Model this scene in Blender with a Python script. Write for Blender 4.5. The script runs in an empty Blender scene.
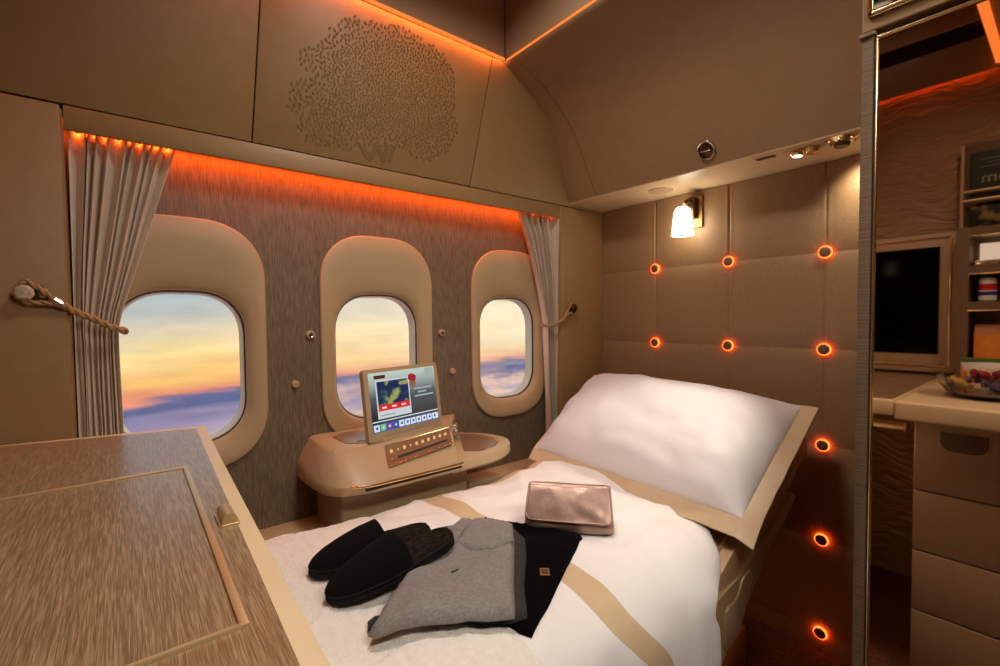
import bpy, bmesh, math, random
from mathutils import Vector, Matrix, noise
from mathutils.geometry import delaunay_2d_cdt
random.seed(7)
PI = math.pi
sc = bpy.context.scene
COL = sc.collection

# ------------------------------------------------------------------ materials
def lin(c):
    r = []
    for v in c[:3]:
        v /= 255.0
        r.append(v / 12.92 if v <= .04045 else ((v + .055) / 1.055) ** 2.4)
    return (*r, 1.0)

def new_mat(name):
    m = bpy.data.materials.new(name); m.use_nodes = True
    nt = m.node_tree; return m, nt, nt.nodes['Principled BSDF']

def noise_node(nt, scale, mapping=(1, 1, 1), detail=3.0, dist=0.0, rot=(0, 0, 0)):
    tc = nt.nodes.new('ShaderNodeTexCoord'); mp = nt.nodes.new('ShaderNodeMapping')
    mp.inputs['Scale'].default_value = mapping; mp.inputs['Rotation'].default_value = rot
    n = nt.nodes.new('ShaderNodeTexNoise'); n.inputs['Scale'].default_value = scale
    n.inputs['Detail'].default_value = detail; n.inputs['Distortion'].default_value = dist
    nt.links.new(tc.outputs['Object'], mp.inputs['Vector']); nt.links.new(mp.outputs['Vector'], n.inputs['Vector'])
    return n

def mat(name, col, rough=.5, metal=0.0, col2=None, scale=40, mapping=(1, 1, 1), detail=3.0, ramp=(.3, .7),
        bump=0.0, bscale=None, bmap=None, bdist=.002, coat=0.0, sheen=0.0, dist=0.0, rot=(0, 0, 0), spec=None, trans=0.0, ior=1.45):
    m, nt, b = new_mat(name)
    b.inputs['Base Color'].default_value = lin(col); b.inputs['Roughness'].default_value = rough
    b.inputs['Metallic'].default_value = metal; b.inputs['Coat Weight'].default_value = coat
    b.inputs['Coat Roughness'].default_value = .28
    b.inputs['Sheen Weight'].default_value = sheen; b.inputs['Transmission Weight'].default_value = trans; b.inputs['IOR'].default_value = ior
    if spec is not None: b.inputs['Specular IOR Level'].default_value = spec
    n = None
    if col2 is not None:
        n = noise_node(nt, scale, mapping, detail, dist, rot)
        r = nt.nodes.new('ShaderNodeValToRGB')
        r.color_ramp.elements[0].position = ramp[0]; r.color_ramp.elements[1].position = ramp[1]
        r.color_ramp.elements[0].color = lin(col); r.color_ramp.elements[1].color = lin(col2)
        nt.links.new(n.outputs['Fac'], r.inputs['Fac']); nt.links.new(r.outputs['Color'], b.inputs['Base Color'])
    if bump:
        n2 = noise_node(nt, bscale or scale, bmap or mapping, detail, dist, rot)
        bp = nt.nodes.new('ShaderNodeBump'); bp.inputs['Strength'].default_value = bump; bp.inputs['Distance'].default_value = bdist
        nt.links.new(n2.outputs['Fac'], bp.inputs['Height']); nt.links.new(bp.outputs['Normal'], b.inputs['Normal'])
    return m

def emit(name, col, strength):
    m, nt, b = new_mat(name)
    b.inputs['Base Color'].default_value = (0, 0, 0, 1)
    b.inputs['Emission Color'].default_value = lin(col); b.inputs['Emission Strength'].default_value = strength
    b.inputs['Roughness'].default_value = .4
    return m

M = {}
M['leather'] = mat('tan_leather', (148, 115, 73), .45, col2=(153, 120, 77), scale=30, bump=.12, bscale=350)
M['vault'] = mat('taupe_leather', (152, 120, 84), .5, col2=(157, 125, 88), scale=25, bump=.12, bscale=350)
M['plastic'] = mat('cream_plastic', (178, 152, 117), .38, col2=(182, 156, 121), scale=10)
M['bezel'] = mat('window_bezel_plastic', (182, 156, 118), .4, col2=(185, 159, 121), scale=8)
M['reveal'] = mat('window_reveal_plastic', (222, 208, 190), .35)
M['gasket'] = mat('window_gasket_rubber', (40, 33, 30), .6)
M['lining'] = mat('brushed_wall_lining', (94, 78, 60), .55, col2=(132, 111, 87), scale=9, mapping=(64, 64, 3.2), detail=1.5, ramp=(.34, .66), bump=.15)
M['headboard'] = mat('woven_headboard_leather', (143, 111, 77), .5, col2=(154, 121, 86), scale=160, detail=4, ramp=(.35, .65), bump=.2, bscale=300)
M['cap'] = mat('button_cap_leather', (112, 82, 58), .5)
M['gold'] = mat('polished_gold', (240, 208, 152), .22, 1.0)
M['copper'] = mat('rose_gold_trim', (222, 194, 148), .36, .7)
M['chrome'] = mat('polished_chrome', (225, 220, 212), .1, 1.0)
M['darkgold'] = mat('dark_bronze', (90, 66, 44), .3, .8)
M['black'] = mat('black_recess', (10, 8, 7), .6)
M['groove'] = mat('seam_shadow_gap', (58, 42, 28), .8)
M['curtain'] = mat('linen_curtain', (206, 186, 162), .8, col2=(216, 196, 172), scale=60, mapping=(1, 1, .1), bump=.1, bscale=300, sheen=.2)
M['rope'] = mat('twisted_cord', (170, 134, 90), .6, bump=.3, bscale=400)
M['carpet'] = mat('brown_carpet', (74, 42, 26), .95, col2=(112, 68, 42), scale=90, bump=.5, bscale=220)
M['wood'] = mat('streaked_wood_veneer', (126, 97, 65), .32, col2=(182, 154, 118), scale=10, mapping=(130, 3.0, 1), detail=1.5, ramp=(.40, .72), bump=.12, bdist=.001, coat=.35)
M['traywood'] = mat('dark_wood_inlay', (118, 90, 68), .3, col2=(136, 106, 82), scale=10, mapping=(1, 22, 1), detail=4, coat=.3)
M['border'] = mat('cream_table_border', (222, 196, 156), .42, col2=(226, 200, 160), scale=8)
M['sateen'] = mat('white_sateen', (238, 232, 228), .55, bump=.18, bscale=14, bdist=.01, sheen=.15)
M['beige'] = mat('beige_satin_band', (204, 176, 140), .42, col2=(212, 184, 148), scale=20, bump=.1, bscale=30)
M['pillowcase'] = mat('white_pillowcase', (232, 226, 226), .5, bump=.25, bscale=9, bmap=(1, 1, 1), bdist=.012, sheen=.15)
M['fleece'] = mat('cream_fleece', (242, 232, 220), .95, col2=(248, 240, 230), scale=90, bump=.8, bscale=260, bdist=.004, sheen=.4)
M['sheet'] = mat('tan_sheet', (204, 166, 126), .6, bump=.1, bscale=40)
M['shell'] = mat('seat_shell', (176, 146, 104), .42)
M['slipper'] = mat('black_suede', (12, 10, 9), 1.0, spec=.2, bump=.25, bscale=400)
M['sole'] = mat('charcoal_rubber', (24, 21, 19), .9, spec=.25)
M['fluff'] = mat('dark_fluffy_lining', (14, 11, 9), 1.0, col2=(50, 40, 32), scale=120, bump=.6, bscale=160, bdist=.006, spec=.1)
M['greyknit'] = mat('grey_marl_jersey', (124, 117, 112), .9, col2=(144, 136, 131), scale=260, mapping=(.5, 1.6, 1), detail=4, ramp=(.35, .65), bump=.25, bscale=300)
M['darkknit'] = mat('dark_grey_jersey', (44, 40, 37), .95, col2=(54, 49, 45), scale=160, bump=.2, bscale=300)
M['blackbag'] = mat('black_cloth', (7, 5, 4.5), 1.0, spec=.1, bump=.2, bscale=500)
M['clutch'] = mat('rose_metallic_leather', (158, 126, 112), .38, .45, col2=(176, 144, 128), scale=14, bump=.4, bscale=20, bdist=.008)
M['tree'] = mat('embossed_leaf_brown', (122, 91, 57), .55)
M['opal'] = emit('opal_glass_lamp', (255, 240, 214), 12.0)
M['led'] = emit('orange_led', (255, 118, 48), 1.5)
M['ledhot'] = emit('orange_led_core', (255, 92, 26), 9.0)
M['ring'] = emit('orange_button_ring', (255, 78, 24), 8.0)
M['spotlamp'] = emit('reading_lamp_lens', (255, 232, 190), 6.0)
M['coollamp'] = emit('cool_downlight_lens', (225, 238, 255), 5.0)
M['mirror'] = mat('bronze_mirror', (214, 190, 170), .02, 1.0)
M['glassdark'] = mat('smoked_glass', (96, 74, 58), .04, 1.0)
M['strip'] = mat('ribbed_grey_fabric', (118, 94, 68), .8, col2=(80, 62, 45), scale=10, mapping=(1, 1, 40), detail=2, bump=.3)
M['fascia'] = mat('brown_fascia', (118, 94, 70), .5)
M['wavy'] = mat('rippled_bronze_wall', (164, 132, 98), .36, spec=.5)
M['tv'] = mat('black_television_glass', (3, 3, 3), .08, spec=.03)
M['tvframe'] = mat('champagne_frame', (190, 160, 124), .4)
M['clear'] = mat('clear_glass', (250, 246, 240), .03, trans=1.0, ior=1.3)
M['white'] = mat('white_card', (236, 232, 226), .6)
M['ceil'] = mat('tan_ceiling_panel', (168, 142, 108), .6)
M['dim'] = mat('cabin_partition', (140, 110, 82), .6)

def flat(name, col, rough=.6): return mat(name, col, rough)

# ------------------------------------------------------------------ object helpers
def wloc(o):
    v = Vector((0, 0, 0))
    while o is not None: v += o.location; o = o.parent
    return v

def obj(name, bm, m, parent=None, smooth=35, local=False, mods=()):
    if parent is not None and not local:
        d = wloc(parent)
        for v in bm.verts: v.co -= d
    bmesh.ops.recalc_face_normals(bm, faces=bm.faces[:])
    me = bpy.data.meshes.new(name); bm.to_mesh(me); bm.free()
    for x in (m if isinstance(m, (list, tuple)) else [m]): me.materials.append(x)
    if smooth:
        me.polygons.foreach_set('use_smooth', [True] * len(me.polygons))
        me.set_sharp_from_angle(angle=math.radians(smooth))
    o = bpy.data.objects.new(name, me); COL.objects.link(o)
    if parent is not None: o.parent = parent
    for k, kw in mods:
        md = o.modifiers.new(k, k)
        for a, b in kw.items(): setattr(md, a, b)
    return o

def tag(o, label, cat, group=None):
    o['label'] = label; o['category'] = cat
    if group: o['group'] = group
    return o

def thing(name, label, cat, loc=(0, 0, 0), rotz=0, group=None):
    o = bpy.data.objects.new(name, None); COL.objects.link(o)
    o.location = loc; o.rotation_euler = (0, 0, rotz); o.empty_display_size = .05
    return tag(o, label, cat, group)

def struct(name, bm, m, **k):
    o = obj(name, bm, m, **k)
    if o.parent is None: o['kind'] = 'structure'
    return o

def copy_tree(o, parent=None):
    c = o.copy(); COL.objects.link(c)
    if parent is not None: c.parent = parent
    for ch in list(o.children): copy_tree(ch, c)
    return c

def B(): return bmesh.new()

def box(bm, x0, x1, y0, y1, z0, z1, bev=0.0, seg=3):
    r = bmesh.ops.create_cube(bm, size=1.0)
    vs = r['verts']
    for v in vs:
        v.co = Vector(((x0 + x1) / 2 + v.co.x * (x1 - x0), (y0 + y1) / 2 + v.co.y * (y1 - y0), (z0 + z1) / 2 + v.co.z * (z1 - z0)))
    if bev:
        es = list({e for v in vs for e in v.link_edges})
        bmesh.ops.bevel(bm, geom=es, offset=bev, segments=seg, affect='EDGES', profile=.5)
    return bm

def loft(bm, rings, closed=True, cap0=False, cap1=False):
    R = [[bm.verts.new(p) for p in ring] for ring in rings]
    n = len(R[0])
    for a, b in zip(R, R[1:]):
        for i in range(n if closed else n - 1):
            j = (i + 1) % n
            bm.faces.new((a[i], a[j], b[j], b[i]))
    if cap0: bm.faces.new(R[0])
    if cap1: bm.faces.new(R[-1])
    return bm

def prism(bm, pts, d, bev=0.0):
    """extrude closed 3D polygon pts by vector d"""
    d = Vector(d)
    vs0 = [bm.verts.new(p) for p in pts]; vs1 = [bm.verts.new(Vector(p) + d) for p in pts]
    n = len(pts); fs = [bm.faces.new(vs0), bm.faces.new(vs1)]
    for i in range(n): fs.append(bm.faces.new((vs0[i], vs0[(i + 1) % n], vs1[(i + 1) % n], vs1[i])))
    if bev:
        es = list({e for f in fs for e in f.edges})
        bmesh.ops.bevel(bm, geom=es, offset=bev, segments=2, affect='EDGES', profile=.5)
    return bm

def tube(bm, path, r, n=10, cap=True):
    path = [Vector(p) for p in path]
    rings = []; up = Vector((0, 0, 1)); prev = None
    for i, p in enumerate(path):
        t = (path[min(i + 1, len(path) - 1)] - path[max(i - 1, 0)]).normalized()
        if prev is None:
            a = t.cross(up if abs(t.z) < .9 else Vector((1, 0, 0))).normalized()
        else:
            a = (prev - t * prev.dot(t)).normalized()
        prev = a; b = t.cross(a); rr = r[i] if isinstance(r, (list, tuple)) else r
        rings.append([p + (a * math.cos(2 * PI * k / n) + b * math.sin(2 * PI * k / n)) * rr for k in range(n)])
    return loft(bm, rings, True, cap, cap)

def lathe(bm, prof, o, axis=(0, 0, 1), n=28, cap0=False, cap1=False):
    """prof: list of (radius, height along axis)"""
    ax = Vector(axis).normalized(); o = Vector(o)
    a = ax.orthogonal().normalized(); b = ax.cross(a)
    rings = [[o + ax * h + (a * math.cos(2 * PI * k / n) + b * math.sin(2 * PI * k / n)) * max(r, 1e-4) for k in range(n)] for r, h in prof]
    return loft(bm, rings, True, cap0, cap1)

def rrect(w, h, r, n=10, exp=2.0):
    """rounded rectangle centred on 0, 4*(n+1) points, ccw"""
    pts = []
    for q, (sx, sy) in enumerate(((1, 1), (-1, 1), (-1, -1), (1, -1))):
        for k in range(n + 1):
            a = PI / 2 * q + PI / 2 * k / n
            c, s = math.cos(a), math.sin(a)
            c = math.copysign(abs(c) ** (2 / exp), c); s = math.copysign(abs(s) ** (2 / exp), s)
            pts.append((sx * (w / 2 - r) + r * c, sy * (h / 2 - r) + r * s))
    return pts

def smoothline(pts, n=8, closed=False):
    P = [Vector(p) for p in pts]; out = []; m = len(P)
    for i in range(m if closed else m - 1):
        if closed: p0, p1, p2, p3 = P[i - 1], P[i], P[(i + 1) % m], P[(i + 2) % m]
        else: p0, p1, p2, p3 = P[max(i - 1, 0)], P[i], P[i + 1], P[min(i + 2, m - 1)]
        for k in range(n):
            t = k / n
            out.append(.5 * ((2 * p1) + (p2 - p0) * t + (2 * p0 - 5 * p1 + 4 * p2 - p3) * t * t + (3 * p1 - p0 - 3 * p2 + p3) * t ** 3))
    if not closed: out.append(P[-1])
    return out

def interp(x, tab):
    if x <= tab[0][0]: return tab[0][1]
    for (a, va), (b, vb) in zip(tab, tab[1:]):
        if x <= b: return va + (vb - va) * (x - a) / (b - a)
    return tab[-1][1]

def sst(t): t = max(0., min(1., t)); return t * t * (3 - 2 * t)

def grid(bm, nu, nv, fn):
    V = [[bm.verts.new(fn(i / (nu - 1), j / (nv - 1))) for j in range(nv)] for i in range(nu)]
    F = []
    for i in range(nu - 1):
        for j in range(nv - 1):
            F.append((bm.faces.new((V[i][j], V[i + 1][j], V[i + 1][j + 1], V[i][j + 1])), i, j))
    return V, F

def aim(o, d): o.rotation_euler = Vector(d).to_track_quat('-Z', 'Y').to_euler()

def area(name, loc, d, sx, sy, power, col, spread=PI):
    l = bpy.data.lights.new(name, 'AREA'); l.shape = 'RECTANGLE'; l.size = sx; l.size_y = sy
    l.energy = power; l.color = col; l.spread = spread
    o = bpy.data.objects.new(name, l); COL.objects.link(o); o.location = loc; aim(o, d); return o

def spot(name, loc, target, power, col, size, blend=.6, rad=.02):
    l = bpy.data.lights.new(name, 'SPOT'); l.energy = power; l.color = col; l.spot_size = math.radians(size); l.spot_blend = blend
    l.shadow_soft_size = rad
    o = bpy.data.objects.new(name, l); COL.objects.link(o); o.location = loc; aim(o, Vector(target) - Vector(loc)); return o

# ------------------------------------------------------------------ camera
YAW, PIT, ROL, FPX = 0.678643, 0.0348527, -0.0105932, 465.698
Fv = Vector((math.sin(YAW) * math.cos(PIT), math.cos(YAW) * math.cos(PIT), -math.sin(PIT)))
Rv = Vector((math.cos(YAW), -math.sin(YAW), 0)); Uv = Rv.cross(Fv)
Rr = Rv * math.cos(ROL) + Uv * math.sin(ROL); Ur = -Rv * math.sin(ROL) + Uv * math.cos(ROL)
cd = bpy.data.cameras.new('camera'); cam = bpy.data.objects.new('camera', cd); COL.objects.link(cam)
mm = Matrix((( Rr.x, Ur.x, -Fv.x, 0), (Rr.y, Ur.y, -Fv.y, 0), (Rr.z, Ur.z, -Fv.z, 1.10), (0, 0, 0, 1)))
cam.matrix_world = mm
cd.sensor_width = 36; cd.lens = FPX * 36 / 1000; cd.clip_start = .02
sc.camera = cam

# ------------------------------------------------------------------ key planes
XH = 1.735      # headboard
YF = 1.391      # front plane of the side panels and ledge
YW = 1.47       # window lining
XM = .90        # mirror door
XFT = -.70      # foot wall
ZL = 2.0        # light line
def ylean(z): return YF + (1.29 - YF) * (z - 1.572) / (ZL - 1.572)

# ------------------------------------------------------------------ setting: floor, ceiling, shell
struct('floor', box(B(), -.9, 2.0, -1.5, 1.75, -.05, 0), M['carpet'])
bm = B()
box(bm, -.9, 2.0, .19, 1.5, 2.26, 2.30)
struct('ceiling', bm, M['ceil'])
bm = B(); box(bm, -.9, 2.0, -1.5, .19, 2.0, 2.04); struct('ceiling_aisle', bm, M['ceil'])
# risers of the ceiling coffer above the light lines
struct('trim_1', box(B(), XFT, 1.0885, 1.305, 1.34, 2.012, 2.26), M['ceil'])
bm = B(); box(bm, 1.09, 1.12, .19, 1.305, 2.012, 2.26); struct('trim_2', bm, M['ceil'])
struct('trim_3', box(B(), XFT, 1.09, .165, .19, 2.04, 2.26), M['ceil'])
struct('trim_4', box(B(), 1.0855, 1.0895, 1.301, 1.3045, 2.013, 2.26), M['fascia'])
struct('wall_back', box(B(), -.9, 2.0, -1.5, -1.45, 0, 2.0), M['dim'])
struct('wall_side', box(B(), 1.95, 2.0, -1.45, 1.75, 0, 2.3), M['dim'])

# foot wall (seen in the mirror): rippled panel, cream panel above with a dark slot
def ripple(y, z):
    w_ = .35 * noise.noise((y * 3.0, z * 4.0, 1.7))
    w_ += .5 * noise.noise((y * 9.0, z * 9.0, 8.8)) - .25 * y
    n1 = noise.noise((y * 8.0, z * 50 + w_ * 7, .3)); n2 = noise.noise((y * 13.0, z * 80 + w_ * 9, 5.1))
    return .0062 * (1 - abs(n1)) ** 3 + .0042 * (1 - abs(n2)) ** 3
bm = B(); grid(bm, 200, 860, lambda u, v: (XFT - .009 + ripple(-.45 + 1.92 * u, 2.03 * v), -.45 + 1.92 * u, 2.03 * v))
struct('wall_foot', bm, M['wavy'], smooth=180)
struct('wall_foot_core', box(B(), XFT - .10, XFT - .012, -1.45, 1.47, 0, 2.03), M['dim'])
bm = B()
box(bm, XFT + .030, XFT + .040, .19, 1.285, 1.978, 2.105, .003)
box(bm, XFT + .030, XFT + .040, .19, 1.285, 2.17, 2.26, .003)
struct('trim_5', bm, M['leather'])
struct('trim_6', box(B(), XFT - .06, XFT - .02, .19, 1.285, 2.08, 2.20), M['black'])

# window wall lining with three openings
WX = [.12, .668, 1.238]
def outline(cx, cz, w, h, r, y, exp=2.3):
    return [(cx + a, y, cz + b) for a, b in rrect(w, h, r, 12, exp)]
bm = B()
def loop_edges(bm, pts):
    vs = [bm.verts.new(p) for p in pts]; return [bm.edges.new((vs[i], vs[(i + 1) % len(vs)])) for i in range(len(vs))]
E_ = loop_edges(bm, [(-.13, YW, 0), (1.47, YW, 0), (1.47, YW, 1.60), (-.13, YW, 1.60)])
for cx in WX: E_ += loop_edges(bm, outline(cx, 1.03, .36, .64, .15, YW))
bmesh.ops.triangle_fill(bm, use_beauty=True, use_dissolve=False, edges=E_)
# remove faces that fill the openings
for f in list(bm.faces):
    c = f.calc_center_median()
    for cx in WX:
        a, b = abs(c.x - cx), abs(c.z - 1.03)
        if a < .18 and b < .32 and (max(a - .03, 0) / .15) ** 2.3 + (max(b - .17, 0) / .15) ** 2.3 < .985:
            bm.faces.remove(f); break
rr_ = bmesh.ops.extrude_face_region(bm, geom=bm.faces[:])
for v in [g for g in rr_['geom'] if isinstance(g, bmesh.types.BMVert)]: v.co.y += .03
struct('wall_window', bm, M['lining'])

for i, cx in enumerate(WX):
    def ring(w, h, cz, r, y): return outline(cx, cz, w, h, r, y)
    bm = B()
    loft(bm, [ring(.392, .674, 1.030, .165, 1.472), ring(.396, .678, 1.030, .167, 1.464), ring(.390, .672, 1.030, .164, 1.459),
              ring(.376, .658, 1.030, .158, 1.457), ring(.350, .60, 1.012, .150, 1.458), ring(.322, .49, .984, .135, 1.463),
              ring(.306, .436, .973, .128, 1.470), ring(.297, .420, .971, .125, 1.478), ring(.292, .414, .971, .123, 1.486)])
    w = struct(f'window_{i+1}', bm, M['bezel'])
    bm = B()
    loft(bm, [ring(.292, .414, .971, .123, 1.486), ring(.288, .409, .971, .121, 1.487), ring(.288, .409, .971, .121, 1.494)])
    struct('window_gasket', bm, M['gasket'], parent=w)
    bm = B()
    loft(bm, [ring(.290, .411, .971, .122, 1.493), ring(.283, .404, .971, .12, 1.4935), ring(.281, .401, .971, .119, 1.50), ring(.277, .397, .971, .117, 1.530)])
    struct('window_reveal', bm, M['reveal'], parent=w)
    bm = B()
    loft(bm, [ring(.286, .406, .971, .118, 1.529), ring(.286, .406, .971, .118, 1.535)], True, True, True)
    pm, nt, pb = (M.get('pane'), None, None)
    if pm is None:
        pm, nt, pb = new_mat('window_pane_acrylic')
        out = nt.nodes['Material Output']; nt.nodes.remove(pb)
        tr = nt.nodes.new('ShaderNodeBsdfTransparent'); gl = nt.nodes.new('ShaderNodeBsdfGlossy'); mx = nt.nodes.new('ShaderNodeMixShader')
        tr.inputs['Color'].default_value = (.97, .97, .97, 1); gl.inputs['Roughness'].default_value = .05
        mx.inputs['Fac'].default_value = .04
        nt.links.new(tr.outputs[0], mx.inputs[1]); nt.links.new(gl.outputs[0], mx.inputs[2]); nt.links.new(mx.outputs[0], out.inputs['Surface'])
        M['pane'] = pm
    struct('window_pane', bm, pm, parent=w)

# side panels either side of the curtained recess
struct('wall_left', box(B(), XFT, -.0945, YF, 1.60, 0, 1.5695, .004), M['leather'])
struct('wall_right', box(B(), 1.4595, XH + .02, YF, 1.60, 0, 1.570, .003), M['leather'])
# ledge over the recess
bm = B(); prism(bm, [(-.090, YF, 1.5175), (-.090, YF, 1.5705), (-.090, YF + .21, 1.5705), (-.090, YF + .21, 1.552), (-.090, YF + .012, 1.552), (-.090, YF + .008, 1.5175)], (1.546, 0, 0), .0025)
struct('trim_7', bm, M['leather'])
# recess end cheeks
struct('trim_8', box(B(), -.0955, -.0915, YF + .004, YW, 0, 1.56), M['leather'])

# leaning panels above the ledge: three panels with narrow gaps, over a dark backing
def lean_panel(name, xa0, xa1, xb0, xb1, m=M['leather'], z0=1.5722, z1=ZL):
    bm = B()
    a = [(xa0, ylean(z0), z0), (xa1, ylean(z0), z0), (xb1, ylean(z1), z1), (xb0, ylean(z1), z1)]
    prism(bm, a, (0, .025, .006), .003); return struct(name, bm, m)
lean_panel('trim_9', XFT, .2783, XFT, .2943)
TP = lean_panel('trim_10', .2807, .9872, .2967, 1.0197)

struct('trim_12', prism(B(), [(XFT, YF + .03, 1.572), (1.76, YF + .03, 1.572), (1.30, 1.325, 2.0), (XFT, 1.325, 2.0)], (0, .02, .005)), M['groove'])

# vaulted panel above the headboard
VP = [(1.078, 2.0), (1.09, 1.988), (1.16, 1.962), (1.244, 1.922), (1.34, 1.848), (1.40, 1.775), (1.445, 1.70), (1.48, 1.638), (1.504, 1.598), (1.511, 1.586)]
vp = [(p.x, p.z) for p in smoothline([(x, 0, z) for x, z in VP], 4)]
bm = B()
pc = [(x + .012, ylean(z), z) for x, z in vp if z > 1.574]
pc = [(1.0225, ylean(1.999), 1.999)] + pc + [(1.735, ylean(1.586), 1.586), (1.735, ylean(1.573), 1.573), (.9895, ylean(1.573), 1.573)]
prism(bm, pc, (0, .025, .006)); struct('trim_11', bm, M['leather'], smooth=0)
def vault(name, y0, y1, m):
    bm = B()
    def ye(z): return ylean(max(z, 1.572)) - .0005 if y1 is None else y1
    rings = []
    for x, z in vp: rings.append([(x, y0, z), (x, ye(z), z), (x + .014, ye(z), z + .014), (x + .014, y0, z + .014)])
    loft(bm, rings, True, True, True)
    return struct(name, bm, m)
vault('trim_13', .10, 1.2385, M['vault'])
vault('trim_14', 1.2415, None, M['vault'])
bm = B(); loft(bm, [[(x + .006, 1.236, z + .006), (x + .006, 1.244, z + .006), (x + .02, 1.244, z + .02), (x + .02, 1.236, z + .02)] for x, z in vp], True, True, True)
struct('trim_15', bm, M['groove'])
# soffit under the vault
bm = B(); prism(bm, [(1.5125, .10, 1.582), (XH + .01, .10, 1.5775), (XH + .01, .10, 1.60), (1.5125, .10, 1.60)], (0, 1.289, 0), .0025)
struct('trim_16', bm, M['border'])

# lower wall step by the window
struct('baseboard_window', box(B(), -.12, 1.455, 1.375, YW + .01, 0, .495, .02, 4), M['plastic'])

# ------------------------------------------------------------------ headboard
SY = [1.1127, .809, .5053, .2016]; SZ = [1.2935, .9851, .6767, .3684, .060]
def lines(lo, hi, seams, step):
    s = {round(lo, 4), round(hi, 4)}
    k = lo
    while k < hi: s.add(round(k, 4)); k += step
    for c in seams:
        for d in (-.02, -.014, -.009, -.006, -.004, -.002, 0, .002, .004, .006, .009, .014, .02):
            if lo < c + d < hi: s.add(round(c + d, 4))
    s = sorted(s); out = [s[0]]
    for v in s[1:]:
        if v - out[-1] > .0009: out.append(v)
    return out
ys = lines(.12, 1.39, SY, .03); zs = lines(.0, 1.576, SZ, .03)
def hb_depth(y, z):
    d = 0
    for c in SY:
        a = y - c
        d += (.003 if z > 1.29 else .0018) * math.exp(-(a / .0035) ** 2) - .0022 * (math.exp(-((a - .0075) / .004) ** 2) + math.exp(-((a + .0075) / .004) ** 2)) * (1 if z > 1.29 else .35)
        d += .004 * math.exp(-(a / .03) ** 2)
    for c in SZ:
        a = z - c
        d += .0012 * math.exp(-(a / .006) ** 2) + .0035 * math.exp(-(a / .025) ** 2)
    return d
hb = thing('padded_headboard', 'brown quilted leather wall pad behind the bed, with glowing buttons', 'headboard', (XH, .75, 0))
bm = B(); V = [[bm.verts.new((XH + hb_depth(y, z), y, z)) for z in zs] for y in ys]
for i in range(len(ys) - 1):
    for j in range(len(zs) - 1): bm.faces.new((V[i][j], V[i][j + 1], V[i + 1][j + 1], V[i + 1][j]))
obj('quilted_pad', bm, M['headboard'], hb, 60)
bm = B(); box(bm, XH + .013, XH + .04, .12, 1.389, 0, 1.575); obj('backing_board', bm, M['groove'], hb)

COLN = ['in the column left of the wall lamp', 'in the middle column right of the wall lamp', 'in the right-hand column beside the mirror door']
ROWN = ['Topmost', 'Second', 'Third', 'Fourth', 'Lowest']
proto = None
for c in range(3):
    for r in range(5):
        if r >= 2 and c < 2: continue     # behind the pillow and the bed
        y, z = SY[c], SZ[r]
        lab = f'{ROWN[r]} round orange-ringed headboard button {COLN[c]}'
        if proto is None:
            b = thing('glowing_button', lab, 'wall button', (XH, y, z), 0, 'glowing headboard buttons')
            bm = B(); lathe(bm, [(.0150, -.0045), (.0185, -.0045), (.0200, -.003), (.0200, .001), (.0185, .004), (.0150, .004)], (XH, y, z), (1, 0, 0), 28); obj('glow_ring', bm, M['ring'], b)
            bm = B(); lathe(bm, [(.001, -.0095), (.010, -.0092), (.0150, -.0082), (.0168, -.0065), (.0165, -.0048), (.014, -.004), (.012, .006)], (XH, y, z), (1, 0, 0), 28, True); obj('button_cap', bm, M['cap'], b)
            proto = b
        else:
            b = copy_tree(proto); b.location = (XH, y, z); b['label'] = lab

# ------------------------------------------------------------------ wall lamp
lp = thing('wall_lamp', 'lit white glass wall lamp on a square gold bracket at the headboard top', 'lamp', (XH, .935, 1.40))
bm = B(); box(bm, XH - .010, XH + .004, .905, .965, 1.435, 1.555, .002); obj('back_plate', bm, mat('brushed_bronze', (150, 116, 76), .4, .8), lp)
bm = B(); box(bm, XH - .042, XH - .010, .921, .949, 1.468, 1.548, .004); tube(bm, smoothline([(XH - .040, .936, 1.53), (XH - .058, .94, 1.533), (XH - .072, .944, 1.519)], 6), .007); obj('lamp_arm', bm, M['darkgold'], lp)
bm = B(); lathe(bm, [(.004, .108), (.018, .106), (.027, .097), (.031, .083), (.035, .046), (.0400, 0), (.0375, 0), (.033, .046), (.028, .083), (.018, .10)], (1.663, .950, 1.402), (0, 0, 1), 32, True); obj('lamp_shade', bm, M['opal'], lp)
bm = B(); lathe(bm, [(.037, 0), (.0378, .003), (.037, .006)], (1.663, .950, 1.404), (0, 0, 1), 32, True, True); obj('lamp_diffuser', bm, M['opal'], lp)
bm = B(); lathe(bm, [(.002, -.006), (.005, -.004), (.006, 0), (.004, .003)], (1.663, .950, 1.403), (0, 0, 1), 14, True, True); obj('lamp_finial', bm, M['black'], lp)

# ------------------------------------------------------------------ soffit fittings
rl = thing('reading_light', 'lit gold reading light in an oval cream recess of the soffit', 'reading light', (1.60, .50, 1.58))
def soz(x): return 1.582 - (x - 1.5125) * .0202
def oval(cx, cy, a, b, z, n=32): return [(cx + b * math.sin(2 * PI * k / n), cy + a * math.cos(2 * PI * k / n), z) for k in range(n)]
ox, oy = 1.555, .51
bm = B(); z0 = soz(ox); loft(bm, [oval(ox, oy, .060, .034, z0 + .001), oval(ox, oy, .060, .034, z0 - .004), oval(ox, oy, .054, .028, z0 - .005), oval(ox, oy, .050, .024, z0 - .003)], True, True, True); obj('bezel', bm, M['border'], rl)
bm = B(); lathe(bm, [(.020, 0), (.021, -.006), (.017, -.016), (.014, -.018), (.012, -.012)], (ox, oy + .016, z0 - .003), (.1, 0, 1), 24); obj('lamp_head', bm, M['gold'], rl)
bm = B(); lathe(bm, [(.0125, -.016), (.006, -.0175), (.001, -.018)], (ox, oy + .016, z0 - .003), (.1, 0, 1), 20, True, True); obj('lamp_lens', bm, M['spotlamp'], rl)
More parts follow.
